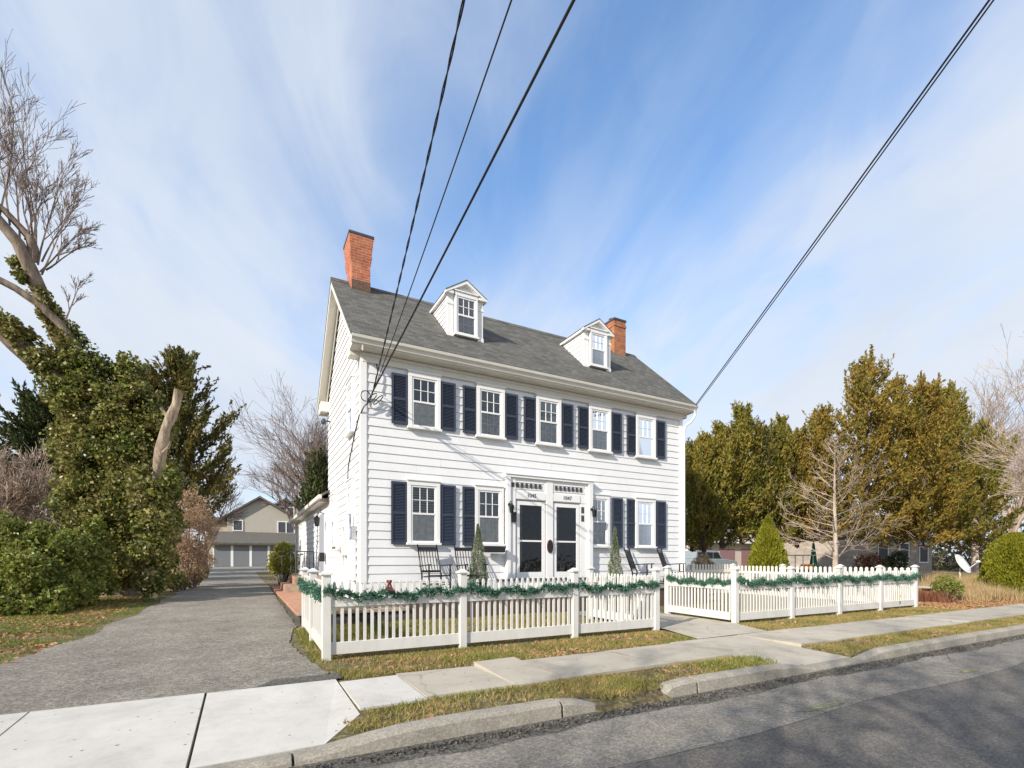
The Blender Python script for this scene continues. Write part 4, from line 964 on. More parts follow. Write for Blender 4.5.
m = MB(); m.hexa([(1.80, 7.19, 1.06), (1.84, 7.19, 1.06), (1.84, 7.2, 1.06), (1.80, 7.2, 1.06), (1.84, 7.19, 1.18), (1.86, 7.19, 1.18), (1.86, 7.2, 1.18), (1.84, 7.2, 1.18)]); m.hexa([(1.87, 7.19, 1.05), (1.91, 7.19, 1.05), (1.91, 7.2, 1.05), (1.87, 7.2, 1.05), (1.85, 7.19, 1.18), (1.87, 7.19, 1.18), (1.87, 7.2, 1.18), (1.85, 7.2, 1.18)])
part('tails', m, M['red'], t)
p = at(897, 607, 13.9); t = thing('marker_flag', 'small yellow marker flag standing before the right picket fence', 'flag', (p[0], 7.05, 0.12))
m = MB(); m.tube([(p[0], 7.05, 0.1), (p[0], 7.05, 0.52)], 0.004, 4); part('wire_stem', m, M['metal'], t)
m = MB(); m.box(p[0], p[0]+0.10, 7.048, 7.051, 0.44, 0.52); part('flag', m, M['flagyellow'], t)

# ================================================================== ROCKING CHAIRS, POTTED SHRUBS
def make_rocker():
    t = thing('rocking_chair', 'x', 'chair', (0, 0, 0), 'black rocking chairs on the porch')
    hw = 0.27
    m = MB(); m.hexa([(-.25, -.26, .40), (.25, -.26, .40), (.22, .20, .36), (-.22, .20, .36), (-.25, -.26, .43), (.25, -.26, .43), (.22, .20, .39), (-.22, .20, .39)]); part('seat', m, M['chairwood'], t, bevel=0.006)
    lean = lambda z: 0.20+(z-.39)*0.36
    m = MB()
    m.hexa([(-.25, lean(1.02)-.012, 1.00), (.25, lean(1.02)-.012, 1.00), (.25, lean(1.02)+.012, 1.00), (-.25, lean(1.02)+.012, 1.00), (-.25, lean(1.1)-.012, 1.09), (.25, lean(1.1)-.012, 1.09), (.25, lean(1.1)+.012, 1.09), (-.25, lean(1.1)+.012, 1.09)])
    m.box(-.25, .25, lean(.5)-.012, lean(.5)+.012, .48, .53)
    for i in range(6): u = -.19+i*.076; m.tube([(u, lean(.5), .5), (u, lean(.75)+.015, .75), (u, lean(1.03), 1.03)], .0105, 5)
    part('backrest', m, M['chairwood'], t)
    for s in (-1, 1):
        x = s*hw
        m = MB(); m.tube([(x, -.24, .10), (x, -.23, .66)], [.022, .018], 8); part('leg', m, M['chairwood'], t, True)
        m = MB(); m.tube([(s*.255, .26, .09), (s*.25, .20, .40), (s*.25, lean(.75), .75), (s*.25, lean(1.12), 1.15)], [.022, .022, .018, .014], 8); part('leg', m, M['chairwood'], t, True)
        m = MB(); m.hexa([(x-.035, -.30, .655), (x+.035, -.30, .655), (x+.02, lean(.62)+.02, .615), (x-.02, lean(.62)+.02, .615), (x-.035, -.30, .68), (x+.035, -.30, .68), (x+.02, lean(.62)+.02, .64), (x-.02, lean(.62)+.02, .64)]); part('arm', m, M['chairwood'], t, bevel=.005)
        yy = np.linspace(-.42, .52, 10); m = MB(); m.tube([(x, y, .028+0.30*(y-.02)**2) for y in yy], .022, 6); part('rocker', m, M['chairwood'], t, True)
    m = MB()
    for y, z in ((-.235, .2), (.25, .2)): m.tube([(-hw, y, z), (hw, y, z)], .012, 6)
    for s in (-1, 1): m.tube([(s*hw, -.235, .24), (s*.25, .25, .22)], .012, 6)
    part('stretcher', m, M['chairwood'], t)
    return t
rk = make_rocker()
spots = [(3.95, 10.98+.15, 6, 'leftmost black rocking chair on the porch, under the first window'), (4.88, 11.13, 3, 'second black rocking chair from the left, beside the conical potted spruce'),
         (10.42, 11.17, 32, 'black rocking chair turned right, just right of the second potted spruce'), (11.75, 11.17, 30, 'rightmost black rocking chair near the right house corner')]
for i, (x, y, r_, lb) in enumerate(spots):
    o = rk if i == 0 else copy_tree(rk)
    o.location = (x, y, 0.725); o.rotation_euler = (0, 0, R(r_)); o['label'] = lb
for (px, ytop, yy, rr, lb) in ((478, 524, 11.0, 0.24, 'variegated conical spruce in a pot left of the front doors'), (615, 527, 11.0, 0.22, 'variegated conical spruce in a pot right of the front doors')):
    a_ = (px-CX)/F; D = yy/(-a_*CS+CC); x = (a_*CC+CS)*D; zt = CH+(HY-ytop)/F*D; z0 = 0.72
    t = thing('potted_spruce', lb, 'shrub', (x, yy, z0), 'potted spruces flanking the doors')
    m = MB(); m.lathe((x, yy, z0), [(0.11, 0), (0.15, .26), (0.165, .26), (0.165, .3), (0.14, .3), (0.13, .27)], 16); part('pot', m, M['dark'], t, True)
    m = MB(); m.tube([(x, yy, z0+.2), (x, yy, zt-.1)], [.02, .006], 6); part('trunk', m, M['twig'], t)
    n = 5200; s = rng.random(n)**1.15; an = rng.random(n)*6.28; r0 = rr*(1.02-s)**0.85*(0.55+0.45*np.sqrt(rng.random(n)))*(1+0.18*np.sin(an*3+s*25))
    P = np.stack([x+r0*np.cos(an), yy+r0*np.sin(an), z0+.24+s*(zt-z0-.24)], 1)
    part('crown', (leaves(P, 0.055, 0.018, np.stack([np.cos(an), np.sin(an), 0.8+0*an], 1), 0.6), 4), M['spruce'], t)

# ================================================================== LEFT SIDE VEGETATION
# great leaning ivy-clad tree
b0 = base(116, 16.5); tr = thing('ivy_tree', 'huge leaning bare tree smothered in ivy beside the driveway', 'tree', b0)
def pl(lst): return [at(*q) for q in lst]
m = MB()
b1 = b0.copy(); b1[2] -= 0.1
m.tube([b1]+pl([(116, 575, 16.5), (111, 530, 16.2), (106, 470, 16), (98, 410, 15.7), (82, 372, 15.4), (62, 338, 15), (46, 308, 14.6), (33, 275, 14.2), (18, 243, 13.9), (-8, 212, 13.6), (-40, 180, 13.3)]),
       [0.75, 0.55, 0.48, 0.45, 0.42, 0.36, 0.27, 0.22, 0.18, 0.15, 0.12, 0.09], 12)
m.tube(pl([(100, 425, 15.7), (75, 392, 15.3), (45, 368, 15), (18, 345, 14.6), (-10, 318, 14.2), (-60, 285, 13.8), (-120, 240, 13.4)]), [0.4, 0.34, 0.3, 0.27, 0.24, 0.2, 0.15], 10)
m.tube(pl([(78, 350, 14.9), (62, 326, 14.6), (40, 305, 14.3), (15, 288, 14), (-20, 270, 13.6), (-70, 250, 13.2)]), [0.13, 0.115, 0.11, 0.10, 0.09, 0.06], 8)
m.tube(pl([(33, 262, 14.2), (33, 248, 14.1), (30, 238, 14.1), (18, 225, 14), (4, 210, 13.8), (-20, 190, 13.6)]), [0.13, 0.13, 0.11, 0.09, 0.08, 0.06], 8)
part('trunk', m, M['bark'], tr, True)
m = MB()
fan = [(33, 240, 14.1, 28, 150, 1.9), (30, 262, 14.1, 55, 160, 2.0), (20, 240, 14, 10, 120, 2.0), (42, 275, 14.3, 80, 190, 1.7), (38, 265, 14.2, 60, 130, 1.8), (40, 272, 14.2, 92, 220, 1.4), (10, 225, 13.9, 0, 90, 2.2),
       (46, 270, 14.4, 100, 240, 1.3), (36, 250, 14.1, 40, 100, 2.1), (0, 215, 13.8, 18, 70, 2.2), (42, 262, 14.3, 70, 175, 1.6), (66, 320, 14.6, 85, 275, 0.9), (-15, 200, 13.5, -10, 90, 2.0), (25, 240, 14, 45, 170, 1.6), (30, 232, 14, 10, 160, 1.7)]
for (x, y, D, tx, ty, ln) in fan:
    p = at(x, y, D); q = at(tx, ty, D+random.uniform(-.6, .6)); L = np.linalg.norm(q-p)
    grow(m, p, q-p, L*0.70, 0.030, 3, 0.04, 0.12, (5, 7), (10, 32), (0.34, 0.56), None, 6, 0.0045)
part('branches', m, M['twig'], tr)
# ivy
bl = []
for (x, y, r, D) in [(-6, 316, 10, 14.2), (10, 328, 11, 14.3), (26, 342, 13, 14.6), (44, 358, 16, 14.8), (62, 376, 20, 15), (80, 396, 26, 15.2), (14, 262, 6, 14), (24, 276, 8, 14.1), (38, 296, 10, 14.3), (50, 314, 11, 14.6), (64, 334, 14, 14.8), (80, 354, 16, 15), (92, 374, 20, 15.2),
                     (100, 400, 30, 15.5), (124, 408, 30, 15.6), (130, 374, 15, 15.6), (127, 362, 9, 15.6), (138, 400, 20, 15.6), (152, 432, 22, 15.7), (92, 450, 34, 15.4), (124, 455, 38, 15.6), (78, 485, 20, 15.4), (100, 508, 36, 15.4), (136, 500, 36, 15.6),
                     (158, 478, 22, 15.8), (160, 520, 22, 15.8), (152, 558, 22, 16), (108, 555, 28, 15.5), (85, 535, 24, 15.2), (168, 500, 12, 16), (66, 470, 10, 15.3), (68, 430, 14, 15.3), (130, 575, 14, 16),
                     (150, 497, 20, 14.5), (156, 525, 20, 14.5), (148, 552, 22, 14.5), (152, 578, 16, 14.6), (170, 480, 10, 14.6), (140, 478, 13, 14.5)]:
    bl.append(pxblob(x, y, r, D, 1, 1.05, 0.8))
P = blob_points(bl, 640, 0.5); kk = np.sin(P[:, 0]*5.1+np.sin(P[:, 2]*4.3)*1.6)+np.sin(P[:, 2]*6.7+P[:, 1]*3)+rng.normal(size=len(P))*0.7; P = P[kk > -0.75]; part('ivy', (leaves(P, 0.105, 0.09), 4), M['ivy'], tr)
st = thing('broken_trunk', 'pale sawn-off tree stub rising out of the ivy', 'tree stub', base(150, 15.6))
m = MB(); m.tube([base(150, 15.6)]+pl([(150, 540, 15.4), (154, 500, 14.9), (158, 470, 14.8), (161, 450, 14.7), (166, 428, 14.7), (172, 415, 14.7), (176, 405, 14.7), (179, 390, 14.7)]), [0.2, 0.18, 0.16, 0.14, 0.165, 0.12, 0.145, 0.11, 0.125], 12)
m.tube(pl([(170, 420, 14.7), (164, 412, 14.6), (161, 408, 14.6)]), [0.06, 0.05, 0.045], 8); m.tube(pl([(160, 455, 14.7), (168, 448, 14.5), (171, 441, 14.5)]), [0.05, 0.04, 0.03], 8)
part('stump', m, M['stubwood'], st, True)
# evergreen behind and dark pine at far left
cedar(178, 346, 21.5, 84, M['cedardark'], 'dark cedar with a pointed top behind the ivy tree', group='dark evergreens on the left', skirt=0.24, spires=4, dens=1.1, leafL=0.22, droop=4)
cedar(150, 368, 21.5, 40, M['cedar'], 'ochre-tipped cedar between the ivy tree and the dark cedar', group='dark evergreens on the left', skirt=0.3, spires=1, leafL=0.24)
cedar(42, 396, 24, 62, M['pine'], 'dark pine with level boughs at the far left edge', 'pine_tree', group='dark evergreens on the left', skirt=0.42, spires=0, leafL=0.26, cyl=0.9, droop=12)
cedar(-40, 385, 26, 60, M['pine'], 'dark pine cut by the left edge of the picture', 'pine_tree', group='dark evergreens on the left', skirt=0.4, spires=0, leafL=0.26, cyl=0.9, droop=12)
# bare trees
def bare_tree(px, ytop, D, wpx, label, mat, trunkr=0.1, name='bare_tree', group='bare winter trees', nlimb=9, rmin=0.008, depth=3, lean=0):
    b = base(px, D); H = CH+(HY-ytop)/F*D-b[2]; t = thing(name, label, 'tree', b, group); m = MB()
    ln = np.array([lean*CC, -lean*CS, 0]); p1 = b+np.array([0, 0, H*0.28])+ln*0.3
    m.tube([b-np.array([0, 0, .1]), p1], [trunkr*1.3, trunkr], 8); part('trunk', m, mat, t, True)
    m = MB(); Rw = wpx/F*D
    for k in range(nlimb):
        az = k*2.399+random.uniform(-.3, .3); rr = Rw*random.uniform(0.2, 1.0)
        tgt = b+ln+np.array([math.cos(az)*rr, math.sin(az)*rr, H*random.uniform(0.75, 1.0)*(1-0.3*(rr/Rw)**2)])
        s = b+(p1-b)*random.uniform(0.55, 1.0); L = np.linalg.norm(tgt-s)
        grow(m, s, tgt-s+rng.normal(size=3)*0.3, L*0.72, trunkr*0.55, depth, 0.08, 0.16, (5, 7), (18, 48), (0.38, 0.62), None, 5, rmin)
    part('crown', m, mat, t); return t
bare_tree(18, 448, 20, 52, 'pale many-branched bare tree behind the hedge at far left', M['twigpale'], 0.10, nlimb=16, rmin=0.011)
bare_tree(-30, 452, 19, 45, 'pale bare tree cut by the left edge behind the hedge', M['twigpale'], 0.10, nlimb=10, rmin=0.011)
bare_tree(324, 384, 32, 62, 'tall bare tree rising behind the side wing', M['twig'], 0.2, nlimb=13, rmin=0.008, lean=-0.8)
bare_tree(300, 420, 40, 46, 'smaller bare tree left of the side wing and above the garage house', M['twig'], 0.16, nlimb=9, rmin=0.009)
bare_tree(206, 440, 26, 30, 'thin bare sapling between the dark cedar and the garage house', M['twig'], 0.07, nlimb=7, rmin=0.009)
cedar(318, 452, 30, 26, M['pine'], 'small pine behind the side wing', 'pine_tree', group='dark evergreens on the left', skirt=0.3, spires=0, leafL=0.26, cyl=0.8)
# dry beige vine-covered bush, green hedge shrubs
def bush(name, label, pxs, D, rs, mat, dens, L, W, group=None, cat='bush', stems=8, sz=1.0, shell=0.4):
    bs = [pxblob(x, y, r, d, 1, sz, 0.9) for (x, y, r, d) in pxs]
    c = base(np.mean([q[0] for q in pxs]), D)
    return leaf_bush(name, label, cat, c, bs, mat, dens, L, W, stems, group, shell=shell)
bush('dry_bush', 'tall dry beige vine-covered bush along the driveway', [(184, 508, 20, 19), (192, 535, 22, 19.5), (186, 562, 20, 19.5), (200, 520, 14, 20), (176, 545, 16, 19), (204, 560, 10, 20.5)], 19.5, 1, M['drybush'], 330, 0.11, 0.035, stems=14)
bush('hedge_shrub', 'leafy green and yellow hedge shrub in the left foreground', [(14, 560, 30, 12.3), (52, 566, 28, 12.8), (-28, 560, 46, 12.2), (6, 596, 26, 11.8), (40, 592, 24, 12.2), (-45, 590, 40, 12), (28, 540, 18, 12.8), (44, 533, 12, 12.6), (8, 535, 16, 12.4), (66, 545, 14, 12.6), (70, 590, 18, 12.4), (24, 572, 22, 11.8), (58, 600, 14, 12.0), (4, 612, 16, 11.3), (30, 610, 14, 11.5), (-25, 610, 24, 11.2), (52, 612, 9, 11.6)], 12.5, 1, M['hedge'], 620, 0.10, 0.06, 'green hedge shrubs left of the driveway', stems=20)
bush('hedge_shrub', 'leafy hedge shrub at the foot of the ivy tree', [(88, 565, 20, 13.6), (78, 588, 20, 13.2), (96, 545, 15, 14.2), (103, 583, 13, 14.0), (72, 540, 12, 13.3), (94, 525, 9, 14), (84, 602, 9, 13)], 13.8, 1, M['hedge'], 560, 0.10, 0.06, 'green hedge shrubs left of the driveway', stems=14)
bush('low_shrub', 'low dark green shrub at the foot of the dry beige bush', [(165, 580, 10, 18), (178, 581, 10, 18.5), (192, 578, 9, 20), (200, 572, 8, 21)], 18.5, 1, M['ivy'], 420, 0.10, 0.07, stems=8)
bush('round_bush', 'rounded yellow-green bush at the rear corner of the side wing', [(283, 560, 13, 21), (278, 566, 9, 21), (289, 566, 9, 21), (284, 550, 8, 21)], 21, 1, M['bushgold'], 380, 0.12, 0.06, stems=12)
# leafy verge debris
def scatter(name, label, cat, regions, n, L, W, mat, lift=0.01, up=None):
    P = []
    for (x0, x1, y0, y1, wgt) in regions:
        k = int(n*wgt); x = rng.uniform(x0, x1, k); y = rng.uniform(y0, y1, k)
        z = np.where(y > 9, 0.095+0.0197*(y-9), 0.095)+lift; P.append(np.stack([x, y, z], 1))
    P = np.vstack(P); keep = (np.sin(P[:, 0]*3.1+np.sin(P[:, 1]*2.3)*2)+np.sin(P[:, 1]*4.7+P[:, 0])*0.7+rng.normal(size=len(P))*0.9) > -0.4; P = P[keep]
    U = np.column_stack([rng.normal(size=(len(P), 2)), np.zeros(len(P))]) if up is None else np.tile([0, 0, up], (len(P), 1))
    return single(name, (leaves(P, L, W, U, 0.35 if up is None else 0.55), 4), mat, label, cat, kind='stuff')
def gxy(keepfn, P): return P[keepfn(P)]
scatter('fallen_leaves', 'scattered brown fallen leaves', 'leaves', [(1.2, 7.0, 6.0, 7.25, .09), (1.2, 6.3, 4.15, 4.75, .025), (9.6, 18, 6.1, 7.15, .07), (17.6, 30, 6.1, 10.5, 1.0), (17.6, 24, 6.1, 8.5, .7), (-7, -2.7, 9, 17, .8), (-7, -3.0, 7, 10, .2), (8.6, 20, 4.2, 4.8, .05), (-4.2, -2.6, 14, 24, .2)], 9000, 0.075, 0.05, M['litter'], 0.012)
# grass
def grass(name, label, regions, dens, h, mat):
    P = []
    for poly_ in regions:
        x0, x1, y0, y1 = poly_; k = int((x1-x0)*(y1-y0)*dens); x = rng.uniform(x0, x1, k); y = rng.uniform(y0, y1, k)
        ex = np.minimum(np.minimum(x-x0, x1-x), np.minimum(y-y0, y1-y)); kp = ex > rng.random(k)**2*0.04-0.01
        x, y = x[kp], y[kp]; f = np.sin(x*2.7+np.sin(y*3.9)*1.5)+np.sin(y*5.1+x*1.3)*0.6; kp = f+rng.normal(size=len(x))*0.8 > -0.5; x, y = x[kp], y[kp]
        z = np.where(y > 9, 0.095+0.0197*(y-9), 0.095); P.append(np.stack([x, y, z], 1))
    P = np.vstack(P); n = len(P); hh = h*rng.uniform(0.4, 1.3, n); an = rng.random(n)*6.28; ln = rng.normal(size=(n, 2))*0.6
    w = 0.006; s = np.stack([np.cos(an)*w, np.sin(an)*w, 0*an], 1); tip = P+np.stack([ln[:, 0]*hh, ln[:, 1]*hh, hh], 1)
    q = np.stack([P-s, P+s, tip], 1).reshape(-1, 3)
    single(name, (q, 3), mat, label, 'grass', kind='stuff')
grass('grass', 'short tan and green winter grass', [(1.0, 7.15, 6.0, 7.25), (0.95, 7.1, 7.35, 10.8), (0.95, 1.6, 4.13, 4.70), (0.75, 1.0, 4.13, 4.45), (1.6, 4.0, 4.11, 4.78), (3.15, 4.0, 3.92, 4.15), (3.1, 6.25, 4.0, 4.78), (7.97, 20, 4.12, 4.86), (9.2, 17.6, 6.06, 7.2), (0.85, 1.0, 6.6, 10.6), (9.5, 17.4, 7.3, 9)], 3300, 0.045, M['grass'])
grass('grass', 'greener grass tufts', [(5.2, 6.5, 4.15, 4.7), (6.2, 7.0, 6.05, 6.5), (1.3, 2.6, 4.6, 4.78), (0.98, 3.5, 8.6, 10.8),  (2.4, 3.6, 6.15, 6.6), (3.3, 3.9, 4.1, 4.4)], 2300, 0.055, M['grassgreen'])
grass('grass', 'rough grass on the left verge', [(-9, -3.35, 6.0, 8.4), (-7.5, -2.85, 8.0, 10.5), (-7, -2.5, 10.4, 14), (-6, -2.3, 14, 20), (0.8, 1.0, 7.2, 10.5)], 800, 0.06, M['grassgreen'])

# ================================================================== RIGHT SIDE VEGETATION
for i, (px, yt, D, wp, mt, lb) in enumerate([
    (692, 440, 26, 26, 'cedardark', 'dark cedar touching the right edge of the house'), (704, 434, 24, 32, 'cedargreen', 'short ochre-green cedar beside the right house corner'),
    (722, 422, 25, 38, 'cedargreen', 'green cedar above the parked grey-blue car'), (742, 402, 25.5, 36, 'cedargreen', 'slender green cedar with a tip leaning left, behind the golden cone shrub'),
    (760, 420, 27, 30, 'cedardark', 'cedar directly behind the tip of the golden cone shrub'), (779, 416, 27, 30, 'cedargreen', 'narrow-tipped cedar just right of the golden cone shrub'),
    (797, 428, 28, 32, 'cedar', 'low ochre cedar left of the bare young tree'), (822, 404, 27, 44, 'cedar', 'ochre cedar behind the bare young tree'),
    (866, 350, 26.5, 66, 'cedar', 'tallest ochre cedar with a broad crown, right of the bare young tree'), (897, 372, 28, 54, 'cedar', 'big ochre cedar next right of the tallest cedar'),
    (924, 374, 27, 62, 'cedar', 'broad ochre cedar above the right end of the picket fence'), (950, 380, 29, 60, 'cedargreen', 'large cedar with drooping right boughs above the white dish'),
    (982, 418, 30, 46, 'cedargreen', 'rightmost cedar with loose spreading boughs')]):
    cedar(px, yt, D, wp*(1.3 if i < 8 else 1.05), M[mt], lb, skirt=0.23 if i < 8 else 0.17, spires=3 if i < 8 else 5, dens=1.0, leafL=0.2, droop=0 if i < 8 else 4)
bare_tree(1012, 362, 36, 60, 'tall pale bare tree at the far right edge', M['twigpale'], 0.2, nlimb=12, rmin=0.011)
bare_tree(975, 392, 40, 45, 'faint bare tree behind the rightmost cedars', M['twigpale'], 0.2, nlimb=10, rmin=0.011)
bare_tree(1050, 400, 24, 60, 'bare tree reaching in over the round bush at the right edge', M['twigpale'], 0.09, nlimb=6, rmin=0.007)
# young bare tree with level side branches
b = base(835, 19); H = CH+(HY-438)/F*19-b[2]; t = thing('young_bare_tree', 'young bare tree with pale straight trunk behind the right picket fence', 'tree', b)
m = MB(); m.tube([b-np.array([0, 0, .1]), b+np.array([.03, 0, H*.3]), b+np.array([-.04, 0, H*.6]), b+np.array([0, 0, H])], [0.12, 0.085, 0.05, 0.01], 10); part('trunk', m, M['barkpale'], t, True)
m = MB()
for k in range(46):
    f = 0.2+0.78*(k+random.random())/46; az = k*2.399; L = 2.6*(1-f)**0.75*random.uniform(.7, 1.1)+0.25; e = R(random.uniform(0, 16)+34*f)
    grow(m, b+np.array([0, 0, H*f]), (math.cos(az)*math.cos(e), math.sin(az)*math.cos(e), math.sin(e)), L, 0.020, 2, 0.06, 0.20, (4, 6), (20, 50), (0.25, 0.48), None, 6, 0.005)
part('crown', m, M['twigpale'], t)
def cone_shrub(px, ytop, D, wpx, mat, label, name='cone_shrub', power=0.8, n=26000, L=0.11):
    b = base(px, D); H = CH+(HY-ytop)/F*D-b[2]; Rw = wpx/F*D; t = thing(name, label, 'shrub', b)
    m = MB(); m.tube([b-np.array([0, 0, .05]), b+np.array([0, 0, H*.9])], [0.07, 0.01], 6); part('trunk', m, M['cedarbark'], t)
    s = rng.random(n)**1.2; an = rng.random(n)*6.28
    prof = np.minimum(1, (s/0.12+0.55))*(1-s)**power+0.02
    r = Rw*prof*(0.6+0.4*rng.random(n)**0.5)*(1+0.13*np.sin(an*4+s*9)+0.09*np.sin(an*9-s*31))
    P = b+np.stack([r*np.cos(an), r*np.sin(an), s*H], 1)
    part('crown', (leaves(P, L, L*0.4, np.stack([np.cos(an)*.7, np.sin(an)*.7, 1+0*an], 1), 0.5), 4), mat, t); return t
cone_shrub(768, 516, 20, 25, M['olive'], 'golden-green cone-shaped evergreen behind the right fence')
cone_shrub(1015, 533, 19.5, 30, M['olive'], 'rounded golden-green evergreen at the right picture edge', 'round_shrub', 0.42, 34000)
bush('low_shrub', 'low dark green shrub in the leaf litter right of the fence', [(946, 584, 9, 17), (955, 588, 8, 16.8), (938, 588, 7, 17)], 17, 1, M['hedge'], 700, 0.09, 0.035, stems=5)
bush('low_shrub', 'small clipped green shrub in front of the stone house', [(898, 560, 9, 30), (889, 562, 6, 30)], 30, 1, M['pine'], 300, 0.14, 0.06, stems=4)
bush('low_shrub', 'bronze shrub near the right house corner behind the rear fence', [(703, 562, 8, 22), (709, 567, 6, 22), (697, 565, 6, 22)], 22, 1, M['strawgrass'], 500, 0.13, 0.03, stems=6)
bush('low_shrub', 'brown shrub before the mauve building right of the young tree', [(873, 562, 9, 31), (862, 563, 8, 31)], 31, 1, M['redtwig'], 300, 0.14, 0.04, stems=6)
def tuft(px, D, n, h, mat, label, name='ornamental_grass', spread=0.25, py=None):
    b = base(px, D); t = thing(name, label, 'grass clump', b, 'clumps of dry ornamental grass')
    an = rng.random(n)*6.28; hh = h*rng.uniform(.5, 1.1, n); o = rng.normal(size=(n, 2))*spread*0.35; ln = rng.uniform(.15, .6, n)*hh
    P = b+np.column_stack([o, 0*an]); s = np.stack([-np.sin(an), np.cos(an), 0*an], 1)*0.008; tip = P+np.stack([np.cos(an)*ln, np.sin(an)*ln, hh], 1)
    part('blades', (np.stack([P-s, P+s, tip], 1).reshape(-1, 3), 3), mat, t); return t
for i, (px, D, h) in enumerate([(962, 20, .75), (975, 19, .6), (985, 21, .8), (945, 22, .7), (930, 19, .5), (958, 17.5, .4), (997, 17.5, .5), (925, 16.8, .45), (970, 24, .8), (940, 25, .8), (992, 24, .8)]):
    tuft(px, D, 900, h, M['strawgrass'] if i != 7 else M['redtwig'], 'dry straw-coloured grass clump in the border beyond the right picket fence' if i != 7 else 'rust-coloured stems clump at the right end of the picket fence', spread=0.9)
o = [c for c in COL.objects if c.name.startswith('ornamental_grass')][7]; del o['group']
# distant treeline
P = []; 
for (x0, x1, D0, D1, h, k) in ((-60, -3.5, 60, 75, 8, 12000), (-3, 12, 75, 85, 9, 5000), (38, 120, 60, 90, 6, 16000)):
    x = rng.uniform(x0, x1, k); y = rng.uniform(D0, D1, k) if x1 < 20 else rng.uniform(10, 75, k)
    if x1 > 20: x = np.sqrt(np.maximum(30, rng.uniform(62, 80, k)**2-y**2))
    hh = h*(0.5+0.3*np.sin(x*0.35)+0.2*np.sin(x*1.3+y)); P.append(np.stack([x, y, 0.6+hh*rng.random(k)], 1))
P = np.vstack(P); single('distant_wood', (leaves(P, 0.9, 0.22, None), 4), M['farwood'], 'hazy far-off belt of bare trees', 'wood', kind='stuff')

# ================================================================== BACKGROUND BUILDINGS
t = thing('garage_house', 'taupe two-storey house with a row of grey garage doors at the end of the driveway', 'house', (1.5, 54, 1.0))
m = MB(); m.poly([(-1.5, 0.9), (5.6, 0.9), (5.6, 4.9), (1.25, 7.45), (-1.5, 5.6)], 'y', 54, 62); part('wall', m, M['taupe'], t)
m = MB(); m.poly([(1.0, 0.9), (7.5, 0.9), (7.5, 5.4), (3.7, 7.7), (1.0, 6.0)], 'y', 57, 64); part('rear_wall', m, M['taupelight'], t)
m = MB(); m.box(-3.2, -1.52, 55.2, 61, 0.9, 5.3); m.box(-2.6, 5.6, 50.1, 53.98, 0.9, 2.95); part('side_wall', m, M['taupelight'], t)
m = MB()
for (xa, za, xb, zb_, y0, y1) in ((-1.9, 5.35, 1.25, 7.5, 53.6, 62.3), (1.25, 7.5, 5.9, 4.75, 53.6, 62.3), (0.6, 5.75, 3.7, 7.78, 56.6, 64.3), (3.7, 7.78, 7.9, 5.2, 56.6, 64.3)):
    m.hexa([(xa, y0, za), (xb, y0, zb_), (xb, y1, zb_), (xa, y1, za), (xa, y0, za+.2), (xb, y0, zb_+.2), (xb, y1, zb_+.2), (xa, y1, za+.2)])
m.hexa([(-3.0, 49.6, 2.86), (6, 49.6, 2.86), (6, 54.02, 4.05), (-3.0, 54.02, 4.05), (-3.0, 49.6, 3.02), (6, 49.6, 3.02), (6, 54.02, 4.2), (-3.0, 54.02, 4.2)])
m.hexa([(-3.6, 54.8, 5.2), (-1.5, 54.8, 5.2), (-1.5, 61, 5.9), (-3.6, 61, 5.9), (-3.6, 54.8, 5.35), (-1.5, 54.8, 5.35), (-1.5, 61, 6.05), (-3.6, 61, 6.05)])
part('roof', m, M['greyroof'], t)
for i in range(5):
    x = -2.35+i*1.45
    d = part('garage_door', MB().box(x, x+1.25, 50.02, 50.09, 0.96, 2.72), M['garagedoor'], t)
    m = MB(); m.box(x-.10, x, 50.0, 50.09, 0.9, 2.8); m.box(x+1.25, x+1.35, 50.0, 50.09, 0.9, 2.8); part('door_frame', m, M['trim'], d)
def simple_window(parent, x0, x1, y, z0, z1, n=1):
    m = MB(); f = .09
    m.box(x0-f, x0, y-.06, y-.002, z0-f, z1+f); m.box(x1, x1+f, y-.06, y-.002, z0-f, z1+f); m.box(x0, x1, y-.06, y-.002, z1, z1+f); m.box(x0, x1, y-.06, y-.002, z0-f, z0)
    if n == 2: m.box((x0+x1)/2-.05, (x0+x1)/2+.05, y-.06, y-.002, z0, z1)
    wn = part('window', m, M['trim'], parent); part('pane', MB().box(x0, x1, y-.03, y-.02, z0, z1), M['room'], wn)
simple_window(t, -0.95, -0.25, 54, 4.35, 5.25); simple_window(t, 2.9, 4.3, 54, 4.2, 5.25, 2); simple_window(t, 3.2, 4.5, 57, 6.1, 7.0, 2)
# mauve low building beyond the garden
def wall_pts(px0, px1, D, z0, z1, depth=4):   # wall facing the street, parallel to X
    a0 = (px0-CX)/F; a1 = (px1-CX)/F; Yw = base((px0+px1)/2, D)[1]
    return (a0*CC+CS)/(-a0*CS+CC)*Yw, (a1*CC+CS)/(-a1*CS+CC)*Yw, Yw
xa, xb, yw = wall_pts(688, 866, 46, 0, 0)
gzb = gz(0, yw)
t = thing('mauve_building', 'long low cream and mauve building behind the parked car and cedars', 'building', ((xa+xb)/2, yw, gzb))
m = MB(); m.box(xa, xb, yw, yw+6, gzb-.2, 2.95); part('wall', m, M['palecream'], t)
m = MB(); m.poly([(yw-.5, 2.95), (yw+6.5, 2.95), (yw+3, 4.2)], 'x', xa-.4, xb+.4); part('roof', m, M['palecream'], t)
for i in range(9):
    x = xa+1.0+i*(xb-xa-2)/9; w_ = (xb-xa-2)/9-0.9
    part('panel', MB().box(x, x+w_, yw-.06, yw-.003, gzb, 2.45), M['mauve'], t)
xa, xb, yw = wall_pts(868, 932, 38, 0, 0); gzb = gz(0, yw)
